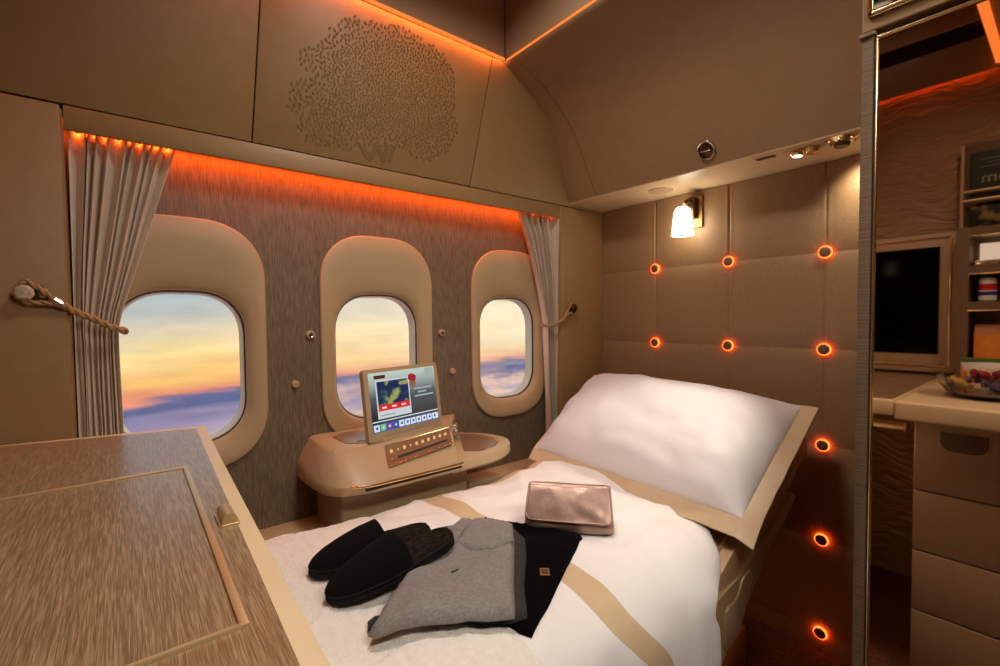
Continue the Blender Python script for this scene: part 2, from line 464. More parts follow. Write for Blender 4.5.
bm = B(); lathe(bm, [(.020, 0), (.021, -.006), (.015, -.017), (.005, -.021), (.001, -.0215)], (ox, oy - .022, z0 - .003), (.1, 0, 1), 24); obj('pivot_ball', bm, M['gold'], rl)
an = thing('air_nozzle', 'gold air nozzle in the soffit beside the mirror door edge', 'air nozzle', (1.54, .40, 1.58))
ox, oy = 1.545, .415; z0 = soz(ox)
bm = B(); loft(bm, [oval(ox, oy, .040, .030, z0 + .001), oval(ox, oy, .040, .030, z0 - .003), oval(ox, oy, .028, .022, z0 - .012), oval(ox, oy, .020, .016, z0 - .016)], True, True, False)
obj('flange', bm, M['gold'], an)
bm = B(); lathe(bm, [(.019, -.010), (.019, -.022), (.016, -.026), (.002, -.025)], (ox, oy, z0), (0, 0, 1), 24); obj('nozzle', bm, M['darkgold'], an)
for k in range(6):
    a = 2 * PI * k / 6; bm = B(); box(bm, ox + .026 * math.cos(a) - .003, ox + .026 * math.cos(a) + .003, oy + .03 * math.sin(a) - .003, oy + .03 * math.sin(a) + .003, z0 - .016, z0 - .008, .001); obj('grip', bm, M['gold'], an)
gr = thing('vent_grille', 'small slotted grille in the soffit between the wall lamp and reading light', 'vent', (1.55, .60, 1.58))
bm = B(); box(bm, 1.545, 1.562, .585, .640, soz(1.55) - .0022, soz(1.55) + .002, .001); obj('plate', bm, M['tree'], gr)
for k in range(6):
    bm = B(); box(bm, 1.548, 1.559, .589 + k * .0085, .594 + k * .0085, soz(1.55) - .003, soz(1.55) - .001); obj('slot', bm, M['groove'], gr)
bm = B(); lathe(bm, [(.046, .002), (.046, -.0012), (.0445, -.0022), (.043, -.0012), (.040, -.0018), (.002, -.0018)], (1.625, 1.02, soz(1.625)), (0, 0, 1), 40)
tag(obj('speaker_cover', bm, M['plastic']), 'flush round cream cover in the soffit left of the wall lamp', 'speaker cover')
# round vent on the vaulted panel
bx, bz = 1.483, 1.632; nrm = Vector((-.87, 0, -.49)); o0 = Vector((bx, .765, bz))
vn = thing('air_vent', 'round chrome air vent on the vaulted panel above the wall lamp', 'air vent', o0)
bm = B(); lathe(bm, [(.031, -.004), (.032, .003), (.029, .007), (.025, .006), (.023, .001)], o0, nrm, 32); obj('rim', bm, M['chrome'], vn)
bm = B(); lathe(bm, [(.0235, .001), (.018, .002), (.016, .007), (.008, .010), (.001, .010)], o0, nrm, 32); obj('eyeball', bm, M['darkgold'], vn)
side = Vector((0, 1, 0)); upv = nrm.cross(side)
bm = B(); tube(bm, [o0 + nrm * .008 + side * -.016, o0 + nrm * .012, o0 + nrm * .008 + side * .016], .003); obj('grip', bm, M['chrome'], vn)

# ------------------------------------------------------------------ light lines
def led_strip(name, bm, label, m): return tag(obj(name, bm, m), label, 'light strip')
bm = B(); box(bm, XFT, 1.07, 1.283, 1.291, 2.002, 2.009); led_strip('light_strip', bm, 'orange light line along the top of the panels above the windows', M['led'])
bm = B(); box(bm, 1.078, 1.087, .19, 1.285, 2.0005, 2.0075); led_strip('light_strip', bm, 'orange light line along the vaulted panel above the headboard', M['led'])
bm = B(); box(bm, -.085, 1.45, YF + .046, YF + .053, 1.545, 1.551); led_strip('light_strip', bm, 'orange light strip under the ledge over the three windows', M['ledhot'])
bm = B(); box(bm, XFT + .045, 1.07, .180, .202, 1.990, 2.0); led_strip('light_strip', bm, 'wide orange ceiling light line seen in the mirror door', emit('orange_led_ceiling', (255, 132, 60), 1.7))
bm = B(); box(bm, XFT + .012, XFT + .020, .20, 1.28, 2.000, 2.008); led_strip('light_strip', bm, 'orange light line over the rippled wall in the mirror', M['ledhot'])

# ------------------------------------------------------------------ tree relief
OUT = [(0.526,.391),(.547,.395),(.554,.384),(.571,.4),(.589,.406),(.597,.397),(.626,.404),(.648,.414),(.683,.414),(.721,.411),(.747,.405),(.756,.395),(.79,.402),(.828,.386),(.839,.372),(.868,.359),(.882,.327),(.881,.297),(.89,.269),(.886,.223),(.91,.19),(.913,.168),(.889,.131),(.892,.105),(.847,.083),(.817,.055),(.786,.052),(.745,.063),(.722,.077),(.681,.065),(.624,.067),(.571,.056),(.543,.036),(.5,.028),(.458,.032),(.418,.03),(.411,.047),(.391,.062),(.399,.089),(.364,.106),(.362,.136),(.371,.168),(.383,.186),(.423,.195),(.432,.216),(.41,.216),(.39,.23),(.392,.261),(.413,.279),(.445,.293),(.463,.323),(.465,.344),(.494,.358),(.499,.377)]
TRK = [[(.563,.061),(.582,.058),(.599,.037),(.614,.04),(.62,.067),(.632,.069),(.626,.039),(.609,.014),(.593,.022)], [(.625,.057),(.636,.063),(.65,.044),(.655,.074),(.668,.073),(.66,.021),(.648,.018)], [(.674,.067),(.684,.069),(.683,.043),(.677,.021),(.668,.023)]]
LD = Vector((0, 1.29 - YF, ZL - 1.572)).normalized(); LN = Vector((0, -LD.z, LD.y))
def onlean(x, s, h=0.0): return Vector((x, YF, 1.572)) + LD * s + LN * h
def inside(p, poly):
    c = False; n = len(poly)
    for i in range(n):
        a, b = poly[i], poly[i - 1]
        if (a[1] > p[1]) != (b[1] > p[1]) and p[0] < (b[0] - a[0]) * (p[1] - a[1]) / (b[1] - a[1]) + a[0]: c = not c
    return c
def edist(p, poly):
    m = 9
    for i in range(len(poly)):
        a = Vector(poly[i - 1]); b = Vector(poly[i]); q = Vector(p); ab = b - a
        t = max(0, min(1, (q - a).dot(ab) / max(ab.length_squared, 1e-12))); m = min(m, (a + ab * t - q).length)
    return m
tr = thing('tree_relief', 'round leafy tree motif on the cream panel over the middle window', 'wall relief', onlean(.64, 0))
bm = B(); pts = []; cell = {}
for _ in range(60000):
    p = (random.uniform(.355, .92), random.uniform(.02, .418))
    if not inside(p, OUT): continue
    e = edist(p, OUT); sp = .0112 - .0040 * sst(e / .08)
    k = (int(p[0] / .014), int(p[1] / .014)); ok = True
    for i in (-1, 0, 1):
        for j in (-1, 0, 1):
            for q in cell.get((k[0] + i, k[1] + j), ()):
                if (q[0] - p[0]) ** 2 + (q[1] - p[1]) ** 2 < sp * sp: ok = False
    if not ok: continue
    cell.setdefault(k, []).append(p); pts.append((p, e))
for p, e in pts:
    L = .0060 - .0022 * sst(e / .08); W = L * random.uniform(.38, .6); a = random.gauss(PI / 2, .7)
    ca, sa = math.cos(a), math.sin(a)
    sh = [(L, 0), (.35 * L, W), (-.6 * L, .8 * W), (-L, 0), (-.6 * L, -.8 * W), (.35 * L, -W)]
    top = [bm.verts.new(onlean(p[0] + x * ca - y * sa, p[1] + x * sa + y * ca, .0011)) for x, y in sh]
    bm.faces.new(top)
obj('leaves', bm, M['tree'], tr, 0, mods=[('SOLIDIFY', dict(thickness=.001, offset=-1))])
bm = B()
for t in TRK: prism(bm, [onlean(x, s, .0002) for x, s in t], LN * .0012)
obj('trunk', bm, M['tree'], tr, 0)

# ------------------------------------------------------------------ curtains
def curtain(name, label, xl, xr, N, seed, zt, zb, back=1.455, px_=.75, front=1.4085, amp=.044, sh_=0.0):
    rnd = random.Random(seed)
    ph = [rnd.uniform(-.5, .5) for _ in range(N + 2)]
    wd = [rnd.uniform(.55, 1.5) for _ in range(N)]
    dp = [rnd.uniform(.6, 1.0) for _ in range(N)]; ln = [rnd.uniform(-.35, .35) * (1 if px_ < 1 else .5) for _ in range(N)]
    tot = sum(wd); cum = [0]
    for w in wd: cum.append(cum[-1] + w / tot)
    bm = B()
    def f(u, v):
        z = zt + (zb - zt) * v
        x0, x1 = xl(z), xr(z); w = x1 - x0
        i = 0
        while i < N - 1 and u > cum[i + 1]: i += 1
        fw = (cum[i + 1] - cum[i]); t = (u - cum[i]) / fw
        if i == 0: t = .5 + .5 * t
        elif i == N - 1: t = .5 * t
        A = min(amp, (.020 if px_ < 1 else .026) + .12 * w) * (dp[i] if px_ < 1 else .75 + .25 * dp[i]) * (.85 + .3 * noise.noise((i * 3.1 + seed, z * 2.5, 0)))
        r_ = abs(math.sin(PI * t)) ** px_
        x = x0 + w * (u + fw * (ln[i] * r_ + .10 * math.sin(2 * PI * t))) + .004 * noise.noise((u * 7, z * 3, seed)) * min(1, 4 * u * (1 - u) * 3)
        x -= sh_ * A * r_ * min(1, u * 3)
        y = back - A * r_ + .002 * noise.noise((u * 14, z * 7, seed + 3))
        y = max(front, min(1.4565, y))
        if sh_: x = min(x, 1.4588)
        return (x, y, z)
    V, F = grid(bm, N * 14 + 1, 60, f)
    o = obj(name, bm, M['curtain'], None, 180, mods=[('SOLIDIFY', dict(thickness=.0015, offset=0))])
    return tag(o, label, 'curtain')
lx = [(.5, -.008), (.86, -.008), (1.02, -.010), (1.078, -.010), (1.12, -.002), (1.20, .021), (1.30, .050), (1.42, .084), (1.53, .116)]
curtain('curtain', 'cream pleated curtain tied back at the left of the left window', lambda z: -.0908, lambda z: interp(z, lx), 11, 3, 1.530, .52)
rx = [(.5, 1.412), (.65, 1.413), (.90, 1.402), (1.03, 1.395), (1.063, 1.397), (1.12, 1.385), (1.25, 1.352), (1.40, 1.300), (1.531, 1.240)]
curtain('curtain', 'cream pleated curtain tied back at the right of the right window', lambda z: interp(z, rx) - .006, lambda z: 1.4585 + .03, 8, 11, 1.530, .52, 1.440, 1.2, 1.3945, .05, .75)

def rope(bm, path, r=.0058, tw=42):
    P = smoothline(path, 14)
    for ph in (0, PI):
        acc = 0; q = []
        for i, p in enumerate(P):
            if i: acc += (P[i] - P[i - 1]).length
            t = (P[min(i + 1, len(P) - 1)] - P[max(i - 1, 0)]).normalized()
            a = t.cross(Vector((0, 0, 1)) if abs(t.z) < .9 else Vector((1, 0, 0))).normalized(); b = t.cross(a)
            an = acc * 2 * PI * tw / 1.6 + ph
            q.append(p + (a * math.cos(an) + b * math.sin(an)) * r * .55)
        tube(bm, q, r * .72, 8)
    return bm
# left tieback
tb = thing('curtain_tieback', 'twisted cord tieback on a crystal knob left of the left curtain', 'tieback', (-.15, YF, 1.16))
bm = B(); prism(bm, [(-.150 + a, YF, 1.160 + b) for a, b in rrect(.058, .034, .0165, 8)], (0, -.006, 0), .0015); obj('back_plate', bm, M['darkgold'], tb)
bm = B(); lathe(bm, [(.008, -.004), (.008, .010), (.013, .014), (.017, .022), (.012, .029), (.001, .031)], (-.160, YF, 1.160), (0, -1, 0), 9); obj('crystal_knob', bm, mat('cut_crystal', (214, 200, 176), .08, .35), tb, 10)
bm = B(); box(bm, -.139, -.128, YF - .0095, YF - .005, 1.151, 1.169, .001); obj('gold_plate', bm, M['gold'], tb)
bm = B()
rope(bm, [(-.172, 1.381, 1.162), (-.160, 1.379, 1.184), (-.140, 1.378, 1.172), (-.108, 1.380, 1.140)], .005)
rope(bm, [(-.172, 1.381, 1.162), (-.160, 1.379, 1.143), (-.140, 1.379, 1.140), (-.108, 1.380, 1.138)], .005)
rope(bm, [(-.106, 1.380, 1.139), (-.085, 1.388, 1.122), (-.05, 1.394, 1.103), (-.03, 1.396, 1.090), (-.014, 1.399, 1.082), (-.002, 1.410, 1.077), (.001, 1.428, 1.075), (-.006, 1.450, 1.080)], .0066)
obj('cord', bm, M['rope'], tb, 60)
bm = B(); tube(bm, [(-.116, 1.3805, 1.146), (-.103, 1.3805, 1.136)], .0095, 14); obj('ferrule', bm, M['chrome'], tb)
# right tieback
tb = thing('curtain_tieback', 'twisted cord tieback on a round bronze knob beside the right curtain', 'tieback', (1.51, YF, 1.137))
bm = B(); lathe(bm, [(.010, 0), (.008, .012), (.016, .016), (.019, .024), (.015, .031), (.001, .033)], (1.515, YF, 1.134), (0, -1, 0), 24); obj('knob', bm, M['darkgold'], tb)
bm = B()
rope(bm, [(1.528, 1.379, 1.134), (1.515, 1.378, 1.153), (1.500, 1.378, 1.140), (1.478, 1.380, 1.108)], .0045)
rope(bm, [(1.528, 1.379, 1.134), (1.516, 1.378, 1.116), (1.500, 1.378, 1.112), (1.478, 1.380, 1.106)], .0045)
rope(bm, [(1.480, 1.380, 1.107), (1.458, 1.380, 1.085), (1.425, 1.383, 1.068), (1.402, 1.389, 1.062), (1.388, 1.405, 1.062), (1.392, 1.440, 1.064)], .0062)
obj('cord', bm, M['rope'], tb, 60)

# ------------------------------------------------------------------ small knobs on the window lining
def knob(label, x, z, r, ring):
    k = thing('wall_stud', label, 'wall stud', (x, YW, z))
    bm = B(); lathe(bm, [(r, 0), (r, .006), (r * .85, .010), (r * .45, .011), (.001, .011)], (x, YW, z), (0, -1, 0), 24); obj('disc', bm, M['plastic'], k)
    if ring:
        bm = B(); lathe(bm, [(r * .42, .010), (r * .40, .0125), (.001, .013)], (x, YW, z), (0, -1, 0), 18); obj('dark_centre', bm, M['groove'], k)
        bm = B(); lathe(bm, [(r * .55, .0105), (r * .52, .013), (r * .40, .0125), (r * .40, .0105)], (x, YW, z), (0, -1, 0), 18); obj('rim', bm, M['chrome'], k)
knob('upper ring-shaped wall stud between the left and middle windows', .44, 1.051, .0135, True)
knob('upper ring-shaped wall stud between the middle and right windows', .906, 1.043, .0135, True)
knob('lower plain wall disc between the left and middle windows', .393, .905, .0115, False)
knob('lower plain wall disc between the middle and right windows', .952, .898, .0115, False)

# ------------------------------------------------------------------ foreground console table
TZ = .85
ct = thing('console_table', 'wood-topped console table with cream border in the left foreground', 'table', (-.28, .85, 0))
bm = B()
prism(bm, [(XFT + .014, .325, TZ - .045), (.110, .325, TZ - .045), (.1425, 1.300, TZ - .045), (-.208, 1.372, TZ - .045), (XFT + .014, 1.372, TZ - .045)], (0, 0, .045), .006)
obj('table_top', bm, M['border'], ct)
e = .0008
bm = B(); prism(bm, [(XFT + .02, .330, TZ - .002), (.0905, .330, TZ - .002), (.1215, 1.268, TZ - .002), (-.215, 1.352, TZ - .002), (XFT + .02, 1.352, TZ - .002)], (0, 0, .002 + e)); obj('veneer', bm, M['wood'], ct, 0)
bm = B(); prism(bm, [(XFT + .03, .428, TZ), (.063, .423, TZ), (.067, .930, TZ), (XFT + .03, .930, TZ)], (0, 0, .0022), .0007); lid = obj('hinged_lid', bm, M['wood'], ct, 0)
bm = B()
for q in ([(.0650, .421), (.0720, .418), (.0762, .942), (.0692, .934)], [(XFT + .03, .933), (.0692, .933), (.0762, .942), (XFT + .03, .942)], [(XFT + .03, .420), (XFT + .03, .426), (.0650, .4225), (.0720, .418)]):
    prism(bm, [(x, y, TZ) for x, y in q], (0, 0, .0038), .0008)
obj('inlay_trim', bm, M['copper'], lid, 30)
lt = B(); cx, cy = .0925, .662
prism(lt, [(cx + a, cy + b, TZ) for a, b in rrect(.022, .050, .004, 4)], (0, 0, .003), .0008)
tube(lt, [(cx, cy - .022, TZ + .006), (cx, cy + .022, TZ + .006)], .0085, 18)
obj('latch', lt, M['copper'], ct, 40)
bm = B(); box(bm, XFT + .014, -.10, .55, 1.36, .0, TZ - .045, .006); obj('cabinet', bm, M['plastic'], ct)

# ------------------------------------------------------------------ vanity (seen in the mirror)
va = thing('vanity_cabinet', 'cream vanity with drawers reflected in the mirror door', 'vanity', (-.3, -.05, 0))
bm = B(); box(bm, XFT + .014, .108, -.55, .3235, TZ - .055, TZ - .001, .008, 4); obj('vanity_top', bm, M['border'], va)
bm = B(); box(bm, XFT + .014, -.015, -.55, .296, .02, TZ - .056); obj('carcass', bm, M['plastic'], va)
for k, (z0, z1) in enumerate(((.58, .785), (.40, .576), (.22, .396), (.03, .216))):
    bm = B(); box(bm, -.015, .005, -.50, .295, z0, z1, .003); d = obj('drawer', bm, M['plastic'], va)
    if k == 0:
        bm = B(); prism(bm, [(.0052, .19 + a, .730 + b) for a, b in [(-.05, .03), (-.05, .0), (-.042, -.016), (-.025, -.024), (.025, -.024), (.042, -.016), (.05, 0), (.05, .03)]], (.002, 0, 0), .0006); h_ = obj('handle', bm, M['fascia'], d)
        bm = B(); tube(bm, smoothline([(.0075, .19 + a, .730 + b) for a, b in [(-.05, .03), (-.05, .0), (-.042, -.016), (-.025, -.024), (.025, -.024), (.042, -.016), (.05, 0), (.05, .03)]], 3), .0016, 6); obj('handle_rim', bm, M['copper'], h_)
bm = B(); tube(bm, [(.045, .31, .765), (.045, .50, .765)], .014, 14); 
obj('rail', bm, M['gold'], va)

# television
tvt = thing('television', 'black flat television in a champagne frame, seen in the mirror', 'television', (XFT, .70, .86))
bm = B(); prism(bm, [(XFT + .008, .72 + a, 1.135 + b) for a, b in rrect(.86, .545, .012, 4)], (.022, 0, 0), .004); obj('frame', bm, M['tvframe'], tvt)
bm = B()
for (a, b, c, d) in ((.31, 1.13, 1.385, 1.393), (.31, 1.13, .885, .893), (.306, .314, .885, 1.393), (1.126, 1.134, .885, 1.393)): box(bm, XFT + .029, XFT + .034, a, b, c, d, .001)
obj('gold_trim', bm, M['gold'], tvt)
bm = B(); box(bm, XFT + .029, XFT + .032, .340, 1.10, .935, 1.355); obj('screen', bm, M['tv'], tvt)

# drinks shelf with three openings
sh = thing('drinks_shelf', 'champagne shelf unit with three lit openings, at the mirror edge', 'shelf', (XFT, .1, TZ))
bm = B()
Y0, Y1 = -.16, .284
for z0, z1 in ((1.372, 1.404), (1.237, 1.264), (1.105, 1.136), (TZ, .90)): box(bm, XFT + .006, XFT + .129, Y0 + .03, .2495, z0, z1)
box(bm, XFT + .002, XFT + .13, .249, Y1, TZ, 1.405, .002); box(bm, XFT + .002, XFT + .13, Y0, Y0 + .03, TZ, 1.405, .002); box(bm, XFT + .002, XFT + .008, Y0, Y1, TZ, 1.40)
obj('shelf_frame', bm, M['fascia'], sh)
for z in (1.372, 1.236, 1.104):
    bm = B(); tube(bm, [(XFT + .130, Y0, z), (XFT + .130, .250, z)], .0028, 8); obj('gold_edge', bm, M['gold'], sh)
bm = B(); box(bm, XFT + .02, XFT + .10, .15, .226, 1.285, 1.345, .004)
t = thing('shelf_lamp', 'bright white light box in the top shelf opening in the mirror', 'lamp', (XFT + .06, .19, 1.264))
obj('light_box', bm, emit('white_shelf_glow', (255, 246, 230), .9), t)
bm = B(); box(bm, XFT + .015, XFT + .105, .135, .24, 1.264, 1.285, .003); obj('tray', bm, M['chrome'], t)
def can(label, x, y, z, group):
    t = thing('drink_can', label, 'can', (x, y, z), 0, group)
    bm = B(); lathe(bm, [(.019, 0), (.0235, .006), (.0235, .078), (.019, .086), (.001, .085)], (x, y, z), (0, 0, 1), 24, True); obj('body', bm, M['white'], t)
    bm = B(); lathe(bm, [(.0238, .040), (.0238, .064)], (x, y, z), (0, 0, 1), 24); obj('red_band', bm, flat('can_red', (190, 30, 36)), t)
    bm = B(); lathe(bm, [(.0238, .022), (.0238, .036)], (x, y, z), (0, 0, 1), 24); obj('blue_band', bm, flat('can_blue', (30, 44, 130)), t)
can('white drink can with red and blue bands, outer can of the pair on the shelf', XFT + .085, .205, 1.136, 'cans on the drinks shelf')
can('white drink can with red and blue bands, inner can of the pair on the shelf', XFT + .085, .150, 1.136, 'cans on the drinks shelf')
t = thing('orange_juice_carton', 'orange drinks carton in the lowest shelf opening in the mirror', 'carton', (XFT + .07, .2, .90))
bm = B(); box(bm, XFT + .04, XFT + .11, .155, .235, .90, 1.02, .003); obj('carton_body', bm, mat('orange_card', (214, 96, 34), .5, col2=(240, 170, 60), scale=14), t)
bm = B(); prism(bm, [(XFT + .04, .155, 1.02), (XFT + .11, .155, 1.02), (XFT + .075, .155, 1.055)], (0, .08, 0)); obj('carton_top', bm, flat('carton_white', (190, 130, 80)), t)

# magazine rack
mr = thing('magazine_rack', 'gold-railed magazine rack above the drinks shelf in the mirror', 'magazine rack', (XFT, .1, 1.41))
bm = B(); box(bm, XFT + .002, XFT + .012, -.16, .286, 1.41, 1.725, .003); obj('back_panel', bm, M['fascia'], mr)
for z in (1.545, 1.512): bm = B(); tube(bm, [(XFT + .050, -.16, z), (XFT + .050, .283, z)], .0055, 10); obj('rail', bm, M['copper'], mr)
bm = B(); box(bm, XFT + .012, XFT + .055, .276, .286, 1.41, 1.72, .002); obj('side_frame', bm, M['tvframe'], mr)
def text_mesh(s, size, loc, m, parent, rot):
    cu = bpy.data.curves.new('lettering', 'FONT'); cu.body = s; cu.size = size; cu.extrude = .0004; cu.resolution_u = 2
    tmp = bpy.data.objects.new('lettering', cu); COL.objects.link(tmp)
    dg = bpy.context.evaluated_depsgraph_get(); me = bpy.data.meshes.new_from_object(tmp.evaluated_get(dg))
    bpy.data.objects.remove(tmp); me.materials.clear(); me.materials.append(m)
    o = bpy.data.objects.new('lettering', me); COL.objects.link(o); o.parent = parent
    o.matrix_world = Matrix.Translation(loc) @ rot
    o.location = Vector(loc) - wloc(parent); o.rotation_euler = rot.to_euler(); return o
RX = Matrix(((0, 0, 1, 0), (1, 0, 0, 0), (0, 1, 0, 0), (0, 0, 0, 1)))    # text on a wall facing +X
mg = thing('magazine', 'dark green magazine with pale lettering in the rack above the rails', 'magazine', (XFT + .03, .15, 1.53))
bm = B(); box(bm, XFT + .022, XFT + .028, .08, .262, 1.53, 1.69, .001); obj('cover', bm, flat('green_cover', (50, 58, 46)), mg)
text_mesh('room', .056, (XFT + .0284, .108, 1.575), flat('pale_print', (170, 160, 140)), mg, RX)
for k in range(3):
    bm = B(); box(bm, XFT + .028, XFT + .0286, .13, .24 - .02 * (k % 2), 1.632 + k * .014, 1.636 + k * .014); obj('text_line', bm, flat('pale_print_line', (110, 108, 92)), mg)
mg = thing('magazine', 'black magazine with yellow flower picture in the rack below the rails', 'magazine', (XFT + .03, .15, 1.42))
bm = B(); box(bm, XFT + .022, XFT + .028, .08, .262, 1.413, 1.505, .001); obj('cover', bm, mat('flower_cover', (24, 22, 20), .5, col2=(150, 128, 60), scale=22, ramp=(.52, .66)), mg)

# bowl on the vanity
bw = thing('glass_bowl', 'faceted glass bowl of wrapped sweets on the vanity, in the mirror', 'bowl', (-.13, .175, TZ))
bm = B(); lathe(bm, [(.055, 0), (.085, .012), (.104, .040), (.114, .068), (.110, .068), (.100, .040), (.08, .016), (.001, .008)], (-.13, .160, TZ - .002), (0, 0, 1), 16, True); obj('bowl', bm, M['clear'], bw, 8)
SWC = [(150, 40, 36), (196, 150, 70), (92, 60, 96), (214, 196, 170), (80, 60, 50), (190, 110, 60), (120, 30, 40), (220, 180, 100), (70, 60, 110)]
for k in range(9):
    a = 2 * PI * k / 9 + .3; r = .060 if k % 3 else .022; z = TZ + .038 + (.030 if k % 3 == 0 else .004 * (k % 2))
    p = Vector((-.13 + r * math.cos(a), .160 + r * math.sin(a), z)); d = Vector((math.cos(a * 2.3), math.sin(a * 2.3), .3)).normalized()
    bm = B(); tube(bm, [p - d * .030, p - d * .022, p - d * .016, p - d * .010, p + d * .010, p + d * .016, p + d * .022, p + d * .030], [.011, .008, .004, .012, .012, .004, .008, .011], 10)
    nm = ['dark red', 'amber', 'purple', 'cream', 'brown', 'orange', 'crimson', 'yellow', 'blue'][k]
    tag(obj('wrapped_sweet', bm, flat('wrapper_' + nm.replace(' ', '_'), SWC[k], .3)), f'{nm} wrapped sweet in the glass bowl in the mirror', 'sweet', 'sweets in the glass bowl')
pk = thing('snack_packet', 'printed snack packet standing behind the glass bowl in the mirror', 'packet', (-.35, .16, TZ))
bm = B(); grid(bm, 9, 9, lambda u, v: (-.35 + .02 * math.sin(PI * u) * math.sin(PI * v), .08 + .16 * u, TZ - .002 + .095 * v)); grid(bm, 9, 9, lambda u, v: (-.35 - .02 * math.sin(PI * u) * math.sin(PI * v), .08 + .16 * u, TZ - .002 + .095 * v)); bmesh.ops.remove_doubles(bm, verts=bm.verts[:], dist=.0005)
obj('packet_body', bm, mat('printed_foil', (222, 214, 200), .4, col2=(206, 132, 56), scale=14, ramp=(.5, .6)), pk)
bm = B(); box(bm, -.354, -.346, .08, .24, TZ + .085, TZ + .100, .002); obj('green_band', bm, flat('green_foil', (84, 104, 44)), pk)

# ------------------------------------------------------------------ mirror door, closet and overhead locker
md = thing('mirror_door', 'tall mirrored closet door with gold frame at the right edge', 'mirror', (XM, -.2, 0))
bm = B(); box(bm, XM + .004, XM + .012, -.70, .1990, .03, 1.514); obj('mirror_glass', bm, M['mirror'], md)
bm = B()
box(bm, XM - .001, XM + .012, .1978, .2002, .02, 1.5185, .0008); box(bm, XM - .001, XM + .012, -.71, .2002, 1.5145, 1.5185, .001); box(bm, XM - .002, XM + .012, -.71, -.70, .02, 1.521, .002); box(bm, XM - .002, XM + .012, -.71, .2015, .02, .03, .002)
obj('gold_frame', bm, M['gold'], md)
bm = B(); box(bm, XM + .001, XM + .012, .2004, .2026, .02, 1.521); obj('dark_surround', bm, M['groove'], md)
bm = B(); box(bm, XM, XM + .02, .2028, .2180, 0, 1.521, .001); obj('fabric_edge', bm, M['strip'], md)
bm = B(); box(bm, XM - .004, XM + .022, .2005, .2215, 1.5215, 1.5275, .0015); obj('top_bracket', bm, M['fascia'], md)
struct('trim_17', box(B(), XM + .0205, 1.945, -1.44, .2025, 0, 1.5205), M['fascia'])
ol = thing('overhead_locker', 'brown overhead locker with gold-framed smoked glass above the mirror door', 'locker', (XM, -.2, 1.53))
bm = B(); box(bm, XM, 1.5, -1.44, .2185, 1.529, 1.995, .003); obj('locker_body', bm, M['vault'], ol)
bm = B(); box(bm, XM - .004, XM, -.70, .206, 1.558, 1.96); obj('glass_door', bm, M['glassdark'], ol)
bm = B(); box(bm, XM - .007, XM, .203, .2105, 1.548, 1.97, .002); box(bm, XM - .007, XM, -.71, .2105, 1.548, 1.556, .002); obj('door_frame', bm, M['gold'], ol)

# ------------------------------------------------------------------ bed
bd = thing('bed', 'low bed seat with tan sheet and cream shell under the white duvet', 'bed', (.9, .8, 0))
bm = B(); prism(bm, [(.14, .508, .46), (1.09, .508, .47), (1.30, .508, .575), (1.44, .508, .62), (1.62, .508, .66), (1.62, .508, .742), (1.44, .508, .688), (1.16, .508, .592), (1.09, .508, .560), (1.0, .508, .540), (.14, .508, .535)], (0, .64, 0), .014)
prism(bm, [(.985, .480, .47), (1.09, .480, .475), (1.30, .480, .58), (1.44, .480, .645), (1.44, .480, .6885), (1.16, .480, .5925), (1.09, .480, .5605), (.985, .480, .538)], (0, .06, 0), .014); obj('mattress', bm, M['sheet'], bd)
bm = B(); prism(bm, [(.14, .50, .20), (.80, .50, .21), (.92, .50, .295), (1.03, .50, .362), (1.146, .50, .446), (1.24, .50, .513), (1.34, .50, .563), (1.43, .50, .612), (1.30, .50, .57), (1.10, .50, .48), (.14, .50, .48)], (0, .62, 0), .004); obj('seat_shell', bm, M['shell'], bd)
bm = B(); prism(bm, [(.95, .470, .315), (1.03, .470, .365), (1.146, .470, .448), (1.24, .470, .515), (1.34, .470, .565), (1.41, .470, .605), (1.40, .470, .615), (1.28, .470, .575), (1.16, .470, .53), (1.08, .470, .500), (.95, .470, .490)], (0, .032, 0), .004); obj('side_panel', bm, M['shell'], bd)
bm = B(); prism(bm, [(p.x, .465, p.z - .02) for p in smoothline([(1.0, 0, .385), (1.052, 0, .406), (1.085, 0, .425), (1.095, 0, .46), (1.128, 0, .495), (1.122, 0, .52), (1.095, 0, .522), (1.075, 0, .512), (1.05, 0, .480), (1.0, 0, .472)], 4, True)], (0, .008, 0), .002); obj('side_flap', bm, M['plastic'], bd)
bm = B(); box(bm, .20, 1.42, .60, 1.10, 0, .175, .012); obj('base_box', bm, M['fascia'], bd)
bm = B(); box(bm, .30, 1.27, .50, .60, 0, .10, .01); obj('foot_plinth', bm, M['fascia'], bd)

PROF = [(1.195, .50), (1.19, .545), (1.165, .578), (1.10, .594), (1.0, .60), (.85, .604), (.70, .603), (.60, .598), (.535, .585), (.49, .555), (.466, .51), (.455, .45), (.450, .37), (.448, .27)]
pr = [(p.x, p.y) for p in smoothline([(a, b, 0) for a, b in PROF], 8)]
acc = [0]
for a, b in zip(pr, pr[1:]): acc.append(acc[-1] + math.hypot(b[0] - a[0], b[1] - a[1]))
LP = acc[-1]
def prof_at(t):
    s = t * LP
    for i in range(len(pr) - 1):
        if s <= acc[i + 1] or i == len(pr) - 2:
            k = (s - acc[i]) / (acc[i + 1] - acc[i]); return (pr[i][0] + (pr[i + 1][0] - pr[i][0]) * k, pr[i][1] + (pr[i + 1][1] - pr[i][1]) * k)
TOPZ = sorted([(a, b) for a, b in pr if b > .53])
def bump(x, y):
    return (.010 * noise.noise((x * 5.0, y * 6.5, 1.3)) + .005 * noise.noise((x * 13, y * 11, 4.1)) + .0018 * noise.noise((x * 34, y * 30, 9.0))
            + .004 * noise.noise((x * 4 + y * 14, x * 9 - y * 3, 2.2)) + .006 * (1 - abs(noise.noise((x * 3 + y * 6, y * 4 - x * 7, 6.6)))) ** 4 - .002)
def bedz(x, y): return interp(y, TOPZ) + bump(x, y)
